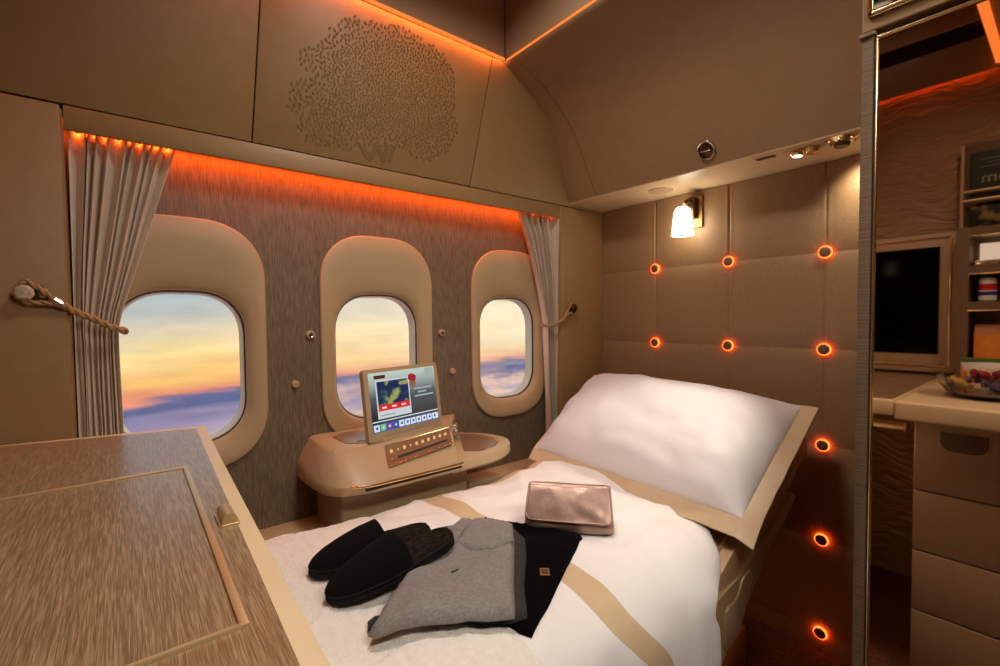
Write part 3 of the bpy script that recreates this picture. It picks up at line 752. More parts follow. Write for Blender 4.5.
def xend(y, z):
    k = sst((.70 - y) / .24); return 1.165 - .135 * k - .175 * sst((.58 - z) / .11) * (y < .7)
bm = B(); nu, nv = 201, 120
def fd(u, v):
    y, z = prof_at(v); xe = xend(y, z)
    x = .115 + (.70 - .115) * u / .6 if u <= .6 else .70 + (xe - .70) * (u - .6) / .4
    b = bump(x, y); drape = sst((.56 - z) / .06)
    d = max(0, 1 - (xe - x) / .05); sk = .085 * sst((.58 - z) / .14) * (y < .7); x += sk * min(1, x / .5)
    if drape > 0:
        fold = .010 * noise.noise((x * 9, z * 2.5, 7)) + .004 * noise.noise((x * 22, z * 4, 3))
        y2 = y + drape * fold; z2 = z + (1 - drape) * b
        if y > .8: y2 = y
        return (x, y2, z2 + (.33 * max(0, x - 1.05) - .008 * d * d) * (1 - drape))
    return (x, y, z + b + .33 * max(0, x - 1.05) - .008 * d * d)
V, F = grid(bm, nu, nv, fd)
for f, i, j in F:
    x = sum(v.co.x for v in f.verts) / 4; y = sum(v.co.y for v in f.verts) / 4; z = sum(v.co.z for v in f.verts) / 4
    xm = .115 + (.70 - .115) * ((i + .5) / (nu - 1)) / .6
    if .630 < xm < .690 or (y > 1.125 and z > .53 and .66 < x): f.material_index = 1
dv = obj('duvet', bm, [M['sateen'], M['beige']], None, 180, mods=[('SOLIDIFY', dict(thickness=.012, offset=-1))])
tag(dv, 'white duvet with beige bands spread over the bed', 'duvet')
# fleece throw across the foot
bm = B()
def ff(u, v):
    y, z = prof_at(.06 + .93 * v); x = .118 + (.475 + .015 * noise.noise((v * 6, 0, 5)) - .118) * u
    b = bump(x, y); drape = sst((.56 - z) / .06)
    q = -.003 * (math.exp(-((x - .30) / .006) ** 2) + math.exp(-((y - .62) / .006) ** 2) + math.exp(-((y - .85) / .006) ** 2))
    h = .009 * min(1, (1 - u) / .06 + .15) + .0016 * noise.noise((x * 90, y * 90, 0)) + .001 * noise.noise((x * 190, y * 190, 0)) + q
    if drape > 0:
        return (x, y - .010 * drape + drape * (.010 * noise.noise((x * 9, z * 2.5, 7)) + .004 * noise.noise((x * 22, z * 4, 3))) if y < .8 else y, z + (b + h) * (1 - drape))
    return (x, y, z + b + h)
def ff2(u, v):
    x, y, z = ff(u, v); zz = prof_at(.06 + .93 * v)[1]
    return (x + .085 * sst((.58 - zz) / .14) * (y < .7) * min(1, x / .5), y, z)
grid(bm, 110, 170, ff2)
tag(obj('fleece_throw', bm, M['fleece'], None, 180), 'fluffy cream fleece throw over the foot of the bed', 'throw')

# pillows
def pillow(label, FL, FR, BR, BL, up, dn, mcore, mfl, fl=(.07, .03, .03, .09), seed=0, droop=0.0):
    """fl: flange widths as fractions: front, back, left, right"""
    FL, FR, BR, BL = map(Vector, (FL, FR, BR, BL))
    n = (FR - FL).cross(BL - FL).normalized()
    if n.z < 0: n = -n
    f0, f1, f2, f3 = fl
    def co(u, v, s):
        p = (FL * (1 - u) + FR * u) * (1 - v) + (BL * (1 - u) + BR * u) * v
        uu = max(0, min(1, (u - f2) / (1 - f2 - f3))); vv = max(0, min(1, (v - f0) / (1 - f0 - f1)))
        k = max(0, (1 - abs(2 * uu - 1) ** 3.4)) ** .6 * max(0, (1 - abs(2 * vv - 1) ** 3.4)) ** .6
        # slightly pinched corners
        k *= 1 - .25 * (abs(2 * uu - 1) * abs(2 * vv - 1)) ** 3
        h = (up if s > 0 else dn) * k * (1 + .10 * noise.noise((u * 3, v * 3, seed)))
        inn = min(1, k * 3)
        w = inn * (.007 * noise.noise((u * 5 + seed, v * 7, 2)) + .0035 * noise.noise((u * 16, v * 9, seed)))
        # gentle long creases
        w += inn * .004 * noise.noise((u * 4 + v * 9, u * 11 - v * 3, seed + 4))
        e = max(0, 1 - v / max(f0, 1e-3)) if v < f0 else 0
        e2 = max(0, 1 - (1 - u) / max(f3, 1e-3)) if 1 - u < f3 else 0
        e3 = max(e, e2)
        wav = e3 * .008 * noise.noise((u * 9 + seed, v * 9, 8))
        g = droop * (e ** 1.0 + e2 * (1 - v)) + droop * .7 * (1 - v) ** 4
        return p + n * (s * (h + .0014) + (w if s > 0 else 0) + wav) - Vector((0, 0, g))
    root = thing('pillow', label, 'pillow', (FL + FR + BR + BL) / 4 - Vector((0, 0, .03)))
    def ax(a, b, N): return [0, a * .33, a * .66, a] + [a + (1 - a - b) * (.5 - .5 * math.cos(PI * k / N)) for k in range(1, N)] + [1 - b, 1 - b * .66, 1 - b * .33, 1]
    uu = ax(f2, f3, 64); vv = ax(f0, f1, 56)
    core = B(); fb = B()
    for s in (1, -1):
        C_ = {}; G_ = {}
        for i in range(len(uu) - 1):
            for j in range(len(vv) - 1):
                c = 3 <= i < len(uu) - 4 and 3 <= j < len(vv) - 4
                D, bmx = (C_, core) if c else (G_, fb)
                q = []
                for a, b in ((i, j), (i + 1, j), (i + 1, j + 1), (i, j + 1)):
                    if (a, b) not in D: D[(a, b)] = bmx.verts.new(co(uu[a], vv[b], s))
                    q.append(D[(a, b)])
                bmx.faces.new(q)
    bmesh.ops.remove_doubles(core, verts=core.verts[:], dist=.0001)
    obj('cushion', core, mcore, root, 180); obj('flange', fb, mfl, root, 60)
    return root
pillow('plump white pillow with beige flange leaning on the headboard', (1.090, 1.200, .624), (1.050, .433, .624), (1.600, .478, .818), (1.595, 1.325, .840), .098, .035, M['pillowcase'], M['beige'], (.072, .015, .015, .05), seed=2, droop=.014)
pillow('tan-edged pillow lying under the white pillow', (1.30, 1.12, .650), (1.30, .500, .638), (1.52, .505, .700), (1.60, 1.18, .745), .012, .010, M['sheet'], M['sheet'], (.04, .03, .04, .06), seed=5, droop=0)

# ------------------------------------------------------------------ soft flat goods on the bed
def soft_slab(name, outl, thick, m, parent=None, lift=0.0, step=.009, r=.02, wr=.002, sub=.01, seed=0, shape=None, tf=None):
    P = []
    for i in range(len(outl)):
        a = Vector(outl[i]); b = Vector(outl[(i + 1) % len(outl)]); k = max(1, int((b - a).length / sub))
        for q in range(k): P.append(a + (b - a) * q / k)
    nb = len(P); poly = [tuple(p) for p in P]
    xs = [p[0] for p in poly]; ys_ = [p[1] for p in poly]
    pts = [Vector(p) for p in poly]
    x = min(xs)
    row = 0
    while x < max(xs):
        y = min(ys_) + (step / 2 if row % 2 else 0)
        while y < max(ys_):
            if inside((x, y), poly) and edist((x, y), outl) > step * .55: pts.append(Vector((x, y)))
            y += step
        x += step * .87; row += 1
    vs, es, fs, *_ = delaunay_2d_cdt(pts, [(i, (i + 1) % nb) for i in range(nb)], [], 1, 1e-6)
    bm = B(); top = []; bot = []
    for p in vs:
        e = edist((p.x, p.y), outl); t = min(1, e / r); h = thick * math.sqrt(max(0, 1 - (1 - t) ** 2))
        w = wr * noise.noise((p.x * 22 + seed, p.y * 22, seed)) + wr * .6 * noise.noise((p.x * 60, p.y * 40, seed + 2))
        L = lift(p.x, p.y) if callable(lift) else lift
        z = bedz(p.x, p.y) + L
        top.append(bm.verts.new((p.x, p.y, z + max(.0008, h + w * t + (shape(p.x, p.y) if shape else 0))))); bot.append(bm.verts.new((p.x, p.y, z)))
    for f in fs:
        c = sum((Vector((vs[i].x, vs[i].y)) for i in f), Vector((0, 0))) / len(f)
        if not inside((c.x, c.y), poly): continue
        try:
            bm.faces.new([top[i] for i in f]); bm.faces.new([bot[i] for i in reversed(f)])
        except ValueError: pass
    for e in [e for e in bm.edges if e.is_boundary and e.verts[0] in set(top)] if False else []: pass
    st = {v: i for i, v in enumerate(top)}
    be = [(st[e.verts[0]], st[e.verts[1]]) for e in bm.edges if len(e.link_faces) == 1 and e.verts[0] in st and e.verts[1] in st]
    for a, b in be: bm.faces.new((top[a], top[b], bot[b], bot[a]))
    loose = [v for v in bm.verts if not v.link_faces]
    for v in loose: bm.verts.remove(v)
    return obj(name, bm, m, parent, 60)

# black drawstring bag / pouch, lowest
t = thing('black_pouch', 'flat black cloth pouch with a small gold emblem, under the rose clutch', 'pouch', (.66, .70, .6))
soft_slab('pouch_cloth', [(.672, .905), (.630, .885), (.470, .640), (.466, .590), (.477, .550), (.489, .534), (.62, .60), (.775, .678), (.785, .690), (.74, .78)], .012, M['blackbag'], t, lift=.002, r=.012, wr=.0012, seed=1)
ex, ey = .607, .625
ez = bedz(ex, ey) + .0145
bm = B(); d1 = Vector((.66, .75, 0)).normalized(); d2 = Vector((.75, -.66, 0)).normalized()
prism(bm, [Vector((ex, ey, ez)) + d1 * a + d2 * b for a, b in ((-.013, -.009), (.013, -.009), (.013, .009), (-.013, .009))], (0, 0, .0012)); em = obj('emblem_plate', bm, M['gold'], t, 0)
bm = B()
for a, b, w, h in ((.004, -.004, .003, .002), (.005, .002, .002, .003), (-.004, 0, .0015, .006)): prism(bm, [Vector((ex, ey, ez + .0012)) + d1 * (a + w * i) + d2 * (b + h * j) for i, j in ((-1, -1), (1, -1), (1, 1), (-1, 1))], (0, 0, .0004))
obj('emblem_mark', bm, M['groove'], em, 0)
# dark grey trousers
t = thing('folded_trousers', 'folded dark grey trousers between the grey top and black pouch', 'trousers', (.52, .70, .61))
soft_slab('trouser_cloth', [(.655, .820), (.62, .80), (.48, .64), (.283, .690), (.276, .672), (.43, .585), (.468, .560), (.500, .556), (.55, .62), (.61, .68), (.655, .735), (.672, .775)], .013, M['darkknit'], t, lift=.0145, r=.012, wr=.002, seed=4,
          shape=lambda x, y: .0035 * math.sin((x * .75 + y * -.66) * 190) if x > .5 else 0)
# grey top
t = thing('pyjama_shirt', 'folded light grey jersey shirt beside the black slippers', 'shirt', (.47, .72, .63))
TOPO = [(.266, .646), (.272, .634), (.435, .566), (.468, .552), (.477, .560), (.53, .625), (.60, .705), (.648, .765), (.640, .782), (.598, .845), (.575, .850), (.535, .835), (.515, .845), (.480, .820), (.40, .772)]
soft_slab('body', TOPO, .017, M['greyknit'], t, lift=.028, r=.014, wr=.0022, seed=6)
soft_slab('folded_sleeve', [(.640, .776), (.645, .764), (.590, .695), (.545, .706), (.51, .735), (.50, .775), (.545, .808), (.596, .838)], .007, M['greyknit'], t, lift=.0445, r=.01, wr=.0016, seed=8)
soft_slab('placket', [(.560, .812), (.545, .806), (.505, .778), (.47, .742), (.478, .735), (.515, .760)], .004, M['greyknit'], t, lift=.0445, r=.008, wr=.001, seed=9)
soft_slab('collar', [(.578, .858), (.535, .842), (.515, .852), (.507, .842), (.540, .812), (.596, .838)], .008, M['greyknit'], t, lift=.043, r=.008, wr=.0016, seed=10)
bm = B(); p = Vector((.447, .690, bedz(.447, .69) + .0462)); prism(bm, [p + Vector(q) for q in ((-.008, -.002, 0), (.008, -.001, 0), (.007, .002, 0), (-.007, .002, 0))], (0, 0, .0012)); obj('pocket_label', bm, M['darkknit'], t, 0)

# slippers
L_ = .25
def hw(s):   # half width of the sole along its length
    return interp(s, [(0, .006), (.02, .018), (.06, .028), (.14, .038), (.28, .046), (.42, .048), (.58, .043), (.75, .037), (.88, .034), (.95, .026), (.985, .015), (1, .005)])
def slipper(loc, rz, pitch, label):
    r = thing('slipper', label, 'slipper', loc, rz, 'black slippers on the bed'); r.rotation_euler = (0, pitch, rz)
    S = [0, .008, .02, .04] + [.06 + .88 * k / 26 for k in range(27)] + [.96, .98, .992, 1]
    bm = B()
    def solering(ins, z): return [(s * L_ + (ins if s < .02 else -ins if s > .98 else 0), hw(s) - ins, z) for s in S] + [(s * L_ + (ins if s < .02 else -ins if s > .98 else 0), -(hw(s) - ins), z) for s in reversed(S)]
    loft(bm, [solering(.004, 0), solering(.0005, .003), solering(0, .008), solering(.0015, .012), solering(.0, .016), solering(.003, .019)], True, True, True); obj('sole', bm, M['sole'], r, 50, True)
    bm = B()
    n = 22
    def fi(u, v):
        s = .05 + .935 * u; w = hw(s) - .006; q = -1 + 2 * v
        return (s * L_, w * q, .019 + .004 * (1 - q ** 4) + .0012 * noise.noise((s * 60, q * 9, 0)) + .005 * sst((abs(q) - .6) / .4) * sst((s - .45) / .15) * (1 if abs(q) < .99 else .2))
    grid(bm, 70, n, fi); obj('fluffy_insole', bm, M['fluff'], r, 180, True)
    bm = B(); rings = []
    for k in range(22):
        s0 = .004 + (.575 - .004) * k / 21
        ring = []
        for a in range(29):
            th = PI * a / 28; c, q = math.cos(th), math.sin(th)
            ss = s0 + (.035 * (c * c) - .035) * (k / 21) ** 2       # opening edge dips back at the sides
            hgt = interp(ss, [(0, .010), (.04, .019), (.12, .029), (.25, .040), (.40, .050), (.58, .058)])
            ring.append((ss * L_, (hw(min(ss, .62)) - .0008) * math.copysign(abs(c) ** .8, c), .011 + hgt * (max(q, 0) ** 1.05)))
        rings.append(ring)
    loft(bm, rings, False); obj('vamp', bm, M['slipper'], r, 180, True, mods=[('SOLIDIFY', dict(thickness=.003, offset=-1))])
    return r
def bz(x, y): return bedz(x, y) + .012
s1 = slipper((.255, .893, bz(.33, .893) + .001), math.radians(-4), math.radians(-2.5), 'black slipper farther from the camera, nearer the window wall')
s2 = copy_tree(s1); s2.location = (.250, .779, bz(.30, .78) + .002); s2.rotation_euler = (0, math.radians(-8), math.radians(-1)); s2['label'] = 'black slipper nearer the camera, heel resting on the grey shirt'

# clutch
base = Vector((.777, .722, 0)); wdir = Vector((.64, -.77, 0)).normalized(); bdir = Vector((.77, .64, 0)).normalized()
cz = bedz(.80, .75) + .004
cl = thing('clutch_bag', 'rose gold metallic leather clutch standing at the pillow end of the black pouch', 'clutch bag', (base.x, base.y, cz))
CS = [(.004, .0), (-.006, .006), (-.009, .016), (-.004, .028), (.012, .052), (.032, .078), (.044, .090), (.052, .094), (.060, .090), (.072, .070), (.085, .045), (.095, .020), (.096, .008), (.088, .0)]
cs = [(p.x, p.y) for p in smoothline([(a, b, 0) for a, b in CS], 4, True)]
bm = B(); rings = []
for k in range(25):
    q = -1 + 2 * k / 24; e = (1 - abs(q) ** 7); w = .100 * q * (1.0)
    ring = []
    for a, b in cs:
        sc_ = .62 + .38 * max(e, 0) ** .5
        a2 = .035 + (a - .035) * sc_; wt = w * (1.03 - .07 * b / .094)
        nz = .003 * noise.noise((w * 22, b * 40, 1)) * (b > .01)
        p = base + wdir * wt + bdir * (a2 + nz) + Vector((0, 0, b))
        ring.append((p.x, p.y, cz + p.z))
    rings.append(ring)
loft(bm, rings, True, True, True); obj('body', bm, M['clutch'], cl, 60)
bm = B()
fr = [(.044, .0925), (.032, .0805), (.020, .066), (.008, .0505), (-.001, .037), (-.007, .0285)]
fr = [(p.x, p.y) for p in smoothline([(a, b, 0) for a, b in fr], 5)]
def ffl(u, v):
    q = -1 + 2 * u; a, b = fr[min(int(round(v * (len(fr) - 1))), len(fr) - 1)]
    hwid = .098
    if v > .72: hwid = .098 - .02 * (1 - math.sqrt(max(0, 1 - ((v - .72) / .28) ** 2)))
    p = base + wdir * (hwid * q * (1.03 - .07 * b / .094)) + bdir * (a - .0055 - .0015 * (1 - q * q)+ .0025 * noise.noise((q * 2.5, v * 3, 3))) + Vector((0, 0, b))
    return (p.x, p.y, cz + p.z)
V, F = grid(bm, 41, len(fr), ffl)
obj('flap', bm, M['clutch'], cl, 180, mods=[('SOLIDIFY', dict(thickness=.003, offset=-1))])
bm = B()
rim = [ffl(0, k / 20) for k in range(0, 20)] + [ffl(k / 30, 1) for k in range(31)] + [ffl(1, 1 - k / 20) for k in range(1, 21)]
tube(bm, rim, .0022, 8); obj('flap_piping', bm, M['clutch'], cl, 60)

# ------------------------------------------------------------------ side console with screen
sd = thing('side_console', 'cream side console under the middle window with control strip and tray', 'console', (.70, 1.40, 0))
def csec(x, yf, yr, zr, zrb, xb=None, lip=.667):
    P = [(1.468, .628), (yf + .07, .630), (yf + .02, .634), (yf + .003, .641), (yf, .648), (yf + .001, lip - .004), (yf + .006, lip), (yr - .012, zr - .006), (yr, zr), (yr + .012, zr + .0025), (1.468, zrb)]
    out = []
    for y, z in P:
        xx = x if xb is None else x + (xb - x) * max(0, min(1, (y - yf) / (1.468 - yf))) ** 1.4
        out.append((xx, y, z))
    return out
bm = B()
S = [csec(.386, 1.34, 1.36, .650, .655, .392, .645), csec(.387, 1.30, 1.335, .666, .672, .394, .655), csec(.392, 1.250, 1.31, .676, .684, .400, .664), csec(.400, 1.212, 1.295, .692, .702, .410, .667), csec(.420, 1.182, 1.276, .732, .736, .430), csec(.432, 1.172, 1.262, .738, .742, .440), csec(.46, 1.160, 1.252, .739, .743), csec(.49, 1.154, 1.246, .739, .743), csec(.53, 1.150, 1.245, .739, .743),
     csec(.64, 1.150, 1.262, .739, .742), csec(.72, 1.150, 1.278, .739, .740), csec(.764, 1.150, 1.290, .739, .736, .955), csec(.770, 1.150, 1.295, .733, .730, .961), csec(.772, 1.150, 1.30, .70, .70, .964), csec(.773, 1.150, 1.305, .672, .672, .966)]
loft(bm, S, True, True, True); obj('console_body', bm, M['plastic'], sd, 30)
# wing tray
W0 = [(.74, 1.150), (.80, 1.150), (.88, 1.152), (.95, 1.168), (1.01, 1.205), (1.048, 1.26), (1.052, 1.32), (1.03, 1.38), (.985, 1.43), (.95, 1.466), (.80, 1.466), (.74, 1.466)]
wp = [(p.x, p.y) for p in smoothline([(a, b, 0) for a, b in W0], 6)]
def wring(ins, z):
    cx, cy = .90, 1.32
    return [(cx + (x - cx) * (1 - ins / .15), cy + (y - cy) * (1 - ins / .17), z) for x, y in wp]
bm = B(); loft(bm, [wring(.04, .632), wring(.008, .634), wring(0, .642), wring(0, .662), wring(.003, .6675), wring(.009, .6695)], True, True, True); obj('wing_tray', bm, M['plastic'], sd, 40)
bm = B(); prism(bm, [(.838, 1.232, .6692), (.872, 1.196, .6692), (.935, 1.206, .6692), (.99, 1.245, .6692), (1.012, 1.300, .6692), (1.000, 1.355, .6692), (.972, 1.405, .6692), (.95, 1.425, .6692)], (0, 0, .0014)); ti = obj('tray_inlay', bm, M['traywood'], sd, 0)
bm = B(); tube(bm, smoothline([(.872, 1.195, .671), (.935, 1.205, .671), (.990, 1.244, .671)], 8), .0018, 8); obj('inlay_edge', bm, M['chrome'], ti)
bm = B(); box(bm, 1.022, 1.036, 1.205, 1.245, .640, .660, .004)
for v in bm.verts:
    p = Vector((v.co.x - 1.029, v.co.y - 1.225, 0)); a = math.radians(-35); v.co.x = 1.026 + p.x * math.cos(a) - p.y * math.sin(a); v.co.y = 1.232 + p.x * math.sin(a) + p.y * math.cos(a)
obj('side_socket', bm, M['black'], sd)
# left inlay on top of the body
bm = B(); tz = lambda y: .7393 + (y - 1.245) * .0165
prism(bm, [(.478, 1.40, tz(1.40) + .0012), (.482, 1.31, tz(1.31) + .0012), (.51, 1.282, tz(1.282) + .0012), (.56, 1.275, tz(1.275) + .0005), (.62, 1.285, tz(1.285) + .0004), (.62, 1.41, tz(1.41) + .0004), (.52, 1.43, tz(1.43) + .0008)], (0, 0, .0025)); li = obj('top_inlay', bm, M['traywood'], sd, 0)
bm = B(); tube(bm, [(.512, 1.300, tz(1.30) + .0045), (.60, 1.31, tz(1.31) + .0025)], .0018, 8); obj('inlay_edge', bm, M['chrome'], li)
# gold rail on the front lip
bm = B(); tube(bm, smoothline([(.444, 1.168, .662), (.468, 1.156, .662), (.50, 1.148, .662), (.60, 1.1455, .662), (.76, 1.1455, .662), (.775, 1.148, .662)], 8), .0045, 10); obj('front_rail', bm, M['gold'], sd)
bm = B(); box(bm, .475, .775, 1.1485, 1.155, .649, .657, .002); obj('rail_recess', bm, M['black'], sd)
# sloping front: control strip
CP = [Vector((.556, 1.183, .687)), Vector((.780, 1.211, .707)), Vector((.803, 1.262, .744)), Vector((.570, 1.242, .730))]
CN = (CP[1] - CP[0]).cross(CP[3] - CP[0]).normalized()
def cpt(u, v, h=0.0): return (CP[0] * (1 - u) + CP[1] * u) * (1 - v) + (CP[3] * (1 - u) + CP[2] * u) * v + CN * h
bm = B(); prism(bm, [cpt(0, 0, .004), cpt(1, 0, .004), cpt(1, 1, .004), cpt(0, 1, .004)], CN * -.016, .001); cp = obj('control_panel', bm, M['traywood'], sd, 0)
bm = B(); tube(bm, [cpt(u, v, .0045) for u, v in ((0, 0), (1, 0), (1, 1), (0, 1), (0, 0))], .0020, 8); obj('gold_edge', bm, M['gold'], cp)
gl = emit('amber_key_light', (255, 204, 124), .8)
for k in range(10):
    u = .075 + k * .093; hu, hv = (.013, .05) if k in (1, 3) else (.022, .085)
    bm = B(); prism(bm, [cpt(u + a * hu, .66 + b * hv, .0044) for a, b in ((1, 0), (.6, 1), (-.6, 1), (-1, 0), (-.6, -1), (.6, -1))], CN * .0006); obj('touch_key', bm, gl, cp, 0)
bm = B(); prism(bm, [cpt(.14, .22, .0044), cpt(.93, .22, .0044), cpt(.93, .34, .0044), cpt(.14, .34, .0044)], CN * .0004); obj('touch_slider', bm, M['groove'], cp, 0)
bm = B(); lathe(bm, [(.006, 0), (.006, .002), (.001, .0024)], cpt(.07, .24, .0044), CN, 14, True); obj('round_key', bm, M['gold'], cp)
# knob on the slanted right face
bm = B(); o1 = Vector((.893, 1.364, .7050)); d1 = Vector((.80, -.6, .05)).normalized()
lathe(bm, [(.023, -.03), (.026, .003), (.022, .008), (.017, .005), (.015, .009), (.009, .012), (.001, .012)], o1, d1, 28); obj('dial', bm, M['chrome'], sd)
bm = B(); box(bm, .446, .868, 1.25, 1.466, .0, .632, .012, 4); obj('pedestal', bm, M['plastic'], sd)

# screen
bl, br = Vector((.530, 1.250, .743)), Vector((.8126, 1.3152, .743)); dx = (br - bl).normalized(); upd = (Vector((-dx.y, dx.x, 0)) * math.sin(math.radians(7.5)) + Vector((0, 0, math.cos(math.radians(7.5))))); nn = dx.cross(upd)   # nn faces the room
if nn.y > 0: nn = -nn
SW, SH = (br - bl).length, .210
tab = thing('touch_screen', 'tilted touch screen showing a flight map, standing on the side console', 'screen', (bl + br) / 2)
def sp(a, b, h=0.0): return bl + dx * a * SW + upd * b * SH + nn * h
def panel(a0, b0, a1, b1, h, t=.0006): return [sp(a0, b0, h), sp(a1, b0, h), sp(a1, b1, h), sp(a0, b1, h)]
bm = B(); prism(bm, [sp(.5, .5) + dx * a + upd * b for a, b in rrect(SW, SH, .008, 6)], nn * -.016, .0025); obj('casing', bm, M['plastic'], tab)
bm = B(); prism(bm, panel(.16, -.03, .84, .03, -.013), nn * .016, .003); obj('hinge', bm, M['plastic'], tab)
m, nt, b = new_mat('screen_backdrop')
tc = nt.nodes.new('ShaderNodeTexCoord'); sx_ = nt.nodes.new('ShaderNodeSeparateXYZ'); rp = nt.nodes.new('ShaderNodeValToRGB')
nt.links.new(tc.outputs['Generated'], sx_.inputs[0]); nt.links.new(sx_.outputs['Z'], rp.inputs['Fac'])
rp.color_ramp.elements[0].position = .15; rp.color_ramp.elements[0].color = lin((36, 40, 48)); rp.color_ramp.elements[1].position = .95; rp.color_ramp.elements[1].color = lin((196, 212, 200))
el = rp.color_ramp.elements.new(.5); el.color = lin((86, 94, 98))
b.inputs['Base Color'].default_value = (0, 0, 0, 1); b.inputs['Roughness'].default_value = .15
nt.links.new(rp.outputs['Color'], b.inputs['Emission Color']); b.inputs['Emission Strength'].default_value = .9
bm = B(); prism(bm, panel(.055, .235, .945, .945, .0004), nn * .0006); scn = obj('display', bm, m, tab, 0)
def chip(name, a0, b0, a1, b1, h, m, parent): bm = B(); prism(bm, panel(a0, b0, a1, b1, h), nn * .0003); return obj(name, bm, m, parent, 0)
chip('icon_bar', .055, .125, .945, .236, .0004, emit('icon_bar_blue', (34, 96, 190), .9), tab)
chip('divider_line', .055, .262, .945, .275, .0011, emit('line_white', (230, 236, 240), .9), scn)
card = chip('map_card', .13, .30, .565, .835, .0012, emit('card_white', (206, 216, 220), .9), scn)
m, nt, b = new_mat('flight_map')
n1 = noise_node(nt, 26, (1, 1, 1.4), 4); r1 = nt.nodes.new('ShaderNodeValToRGB'); el = r1.color_ramp.elements
el[0].position = .44; el[0].color = lin((14, 34, 84)); el[1].position = .60; el[1].color = lin((168, 172, 92)); e2 = el.new(.52); e2.color = lin((34, 74, 96))
nt.links.new(n1.outputs['Fac'], r1.inputs['Fac']); b.inputs['Base Color'].default_value = (0, 0, 0, 1)
nt.links.new(r1.outputs['Color'], b.inputs['Emission Color']); b.inputs['Emission Strength'].default_value = .8
chip('map_picture', .145, .49, .55, .815, .0016, m, card)
bar = chip('red_bar', .145, .405, .55, .49, .0016, emit('bar_red', (226, 26, 36), .95), card)
for k in range(3): chip('bar_text', .185 + k * .125, .435, .245 + k * .125, .460, .002, emit('bar_text_white', (240, 220, 220), .9), bar)
chip('card_text', .16, .335, .34, .352, .0016, emit('card_text_grey', (150, 160, 160), .9), card)
hat = B(); prism(hat, [sp(a, b, .0013) for a, b in ((.565, .86), (.555, .80), (.60, .755), (.66, .765), (.672, .83), (.64, .865), (.60, .875))], nn * .0003); obj('person_hat', hat, emit('hat_red', (170, 24, 40), .85), scn, 0)
face = B(); prism(face, [sp(a, b, .0012) for a, b in ((.575, .775), (.57, .71), (.60, .655), (.64, .67), (.66, .72), (.655, .775))], nn * .0003); obj('person_face', face, emit('face_tan', (150, 106, 84), .8), scn, 0)
for k, (a0, a1, bb) in enumerate(((.63, .88, .63), (.68, .80, .575), (.63, .90, .52))): chip('screen_text', a0, bb, a1, bb + .022, .0012, emit('screen_text_pale', (180, 190, 194), .8), scn)
chip('logo_strip', .12, .855, .26, .905, .0012, emit('strip_maroon', (92, 34, 38), .7), scn)
chip('flower_picture', .80, .82, .92, .93, .0012, emit('flower_pale', (176, 190, 180), .8), scn)
IC = [(225, 232, 238), (120, 200, 90), (120, 60, 140), (52, 70, 140)] + [(222, 232, 240)] * 7
for k, c in enumerate(IC):
    a = .068 + k * .0785; ic = chip('app_icon', a, .137, a + .066 + (.02 if k == 10 else 0), .226, .0010, emit(f'icon_{k}', c, .9), tab)
    dk = (40, 60, 90) if k == 0 or k > 3 else (240, 244, 246)
    bm = B(); prism(bm, [sp(a + .033 + x, .182 + y, .0014) for x, y in ((-.012, -.016), (.012, -.016), (.016, .006), (.004, .024), (-.010, .012))], nn * .0002); obj('icon_glyph', bm, emit(f'glyph_{k}', dk, .7), ic, 0)

# ------------------------------------------------------------------ lights of the cabin and added unseen fills
WARM = (1.0, .80, .58)
dlp = thing('ceiling_downlight', 'small cool white downlight in the ceiling, reflected in the locker glass', 'downlight', (-.47, .49, 2.26))
bm = B(); lathe(bm, [(.048, 0), (.048, -.006), (.040, -.010), (.034, -.004)], (-.47, .49, 2.26), (0, 0, 1), 28); obj('rim', bm, M['chrome'], dlp)
bm = B(); lathe(bm, [(.036, -.005), (.001, -.006)], (-.47, .49, 2.26), (0, 0, 1), 28); obj('lens', bm, M['coollamp'], dlp)
area('aisle_fill', (.62, -.45, 1.985), (.12, .55, -1), .9, .35, 17, (1.0, .93, .82), 2.3)  # added fill light out of view over the aisle, no fitting modelled
area('suite_fill', (.55, .68, 2.25), (.2, 0, -1), .26, .26, 11, (1.0, .94, .86), 2.6)  # added fill over the bed, an unseen area light without a fixture
area('footwell_fill', (.0, .43, .79), (-.3, 0, -1), .06, .06, .6, (1.0, .66, .36))  # added light under the table, brightens the recess seen in the mirror
area('seat_courtesy_lamp', (1.22, .56, .30), (.25, -.1, -1), .10, .05, .35, (1.0, .30, .10))
spot('foot_wall_fill', (.0, .10, 1.985), (-.70, .42, 1.25), 6.5, (1.0, .86, .68), 80, .8, .03)  # added spot to brighten the rippled foot wall, no lamp built there
spot('reading_spot', (1.553, .527, 1.555), (1.10, .86, .64), 24, (1.0, .90, .74), 52, .9, .015)
spot('reading_spot_wall', (1.66, .40, 1.555), (1.76, .395, 1.40), 3.5, (1.0, .90, .70), 110, 1.0, .015)
area('window_line_wash', (.68, YF + .052, 1.543), (0, .42, -1), 1.52, .006, 2.3, (1.0, .13, .015), 2.2)
area('panel_line_wash', (.19, 1.277, 2.0), (0, .45, -1), 1.76, .006, 1.6, (1.0, .20, .03))

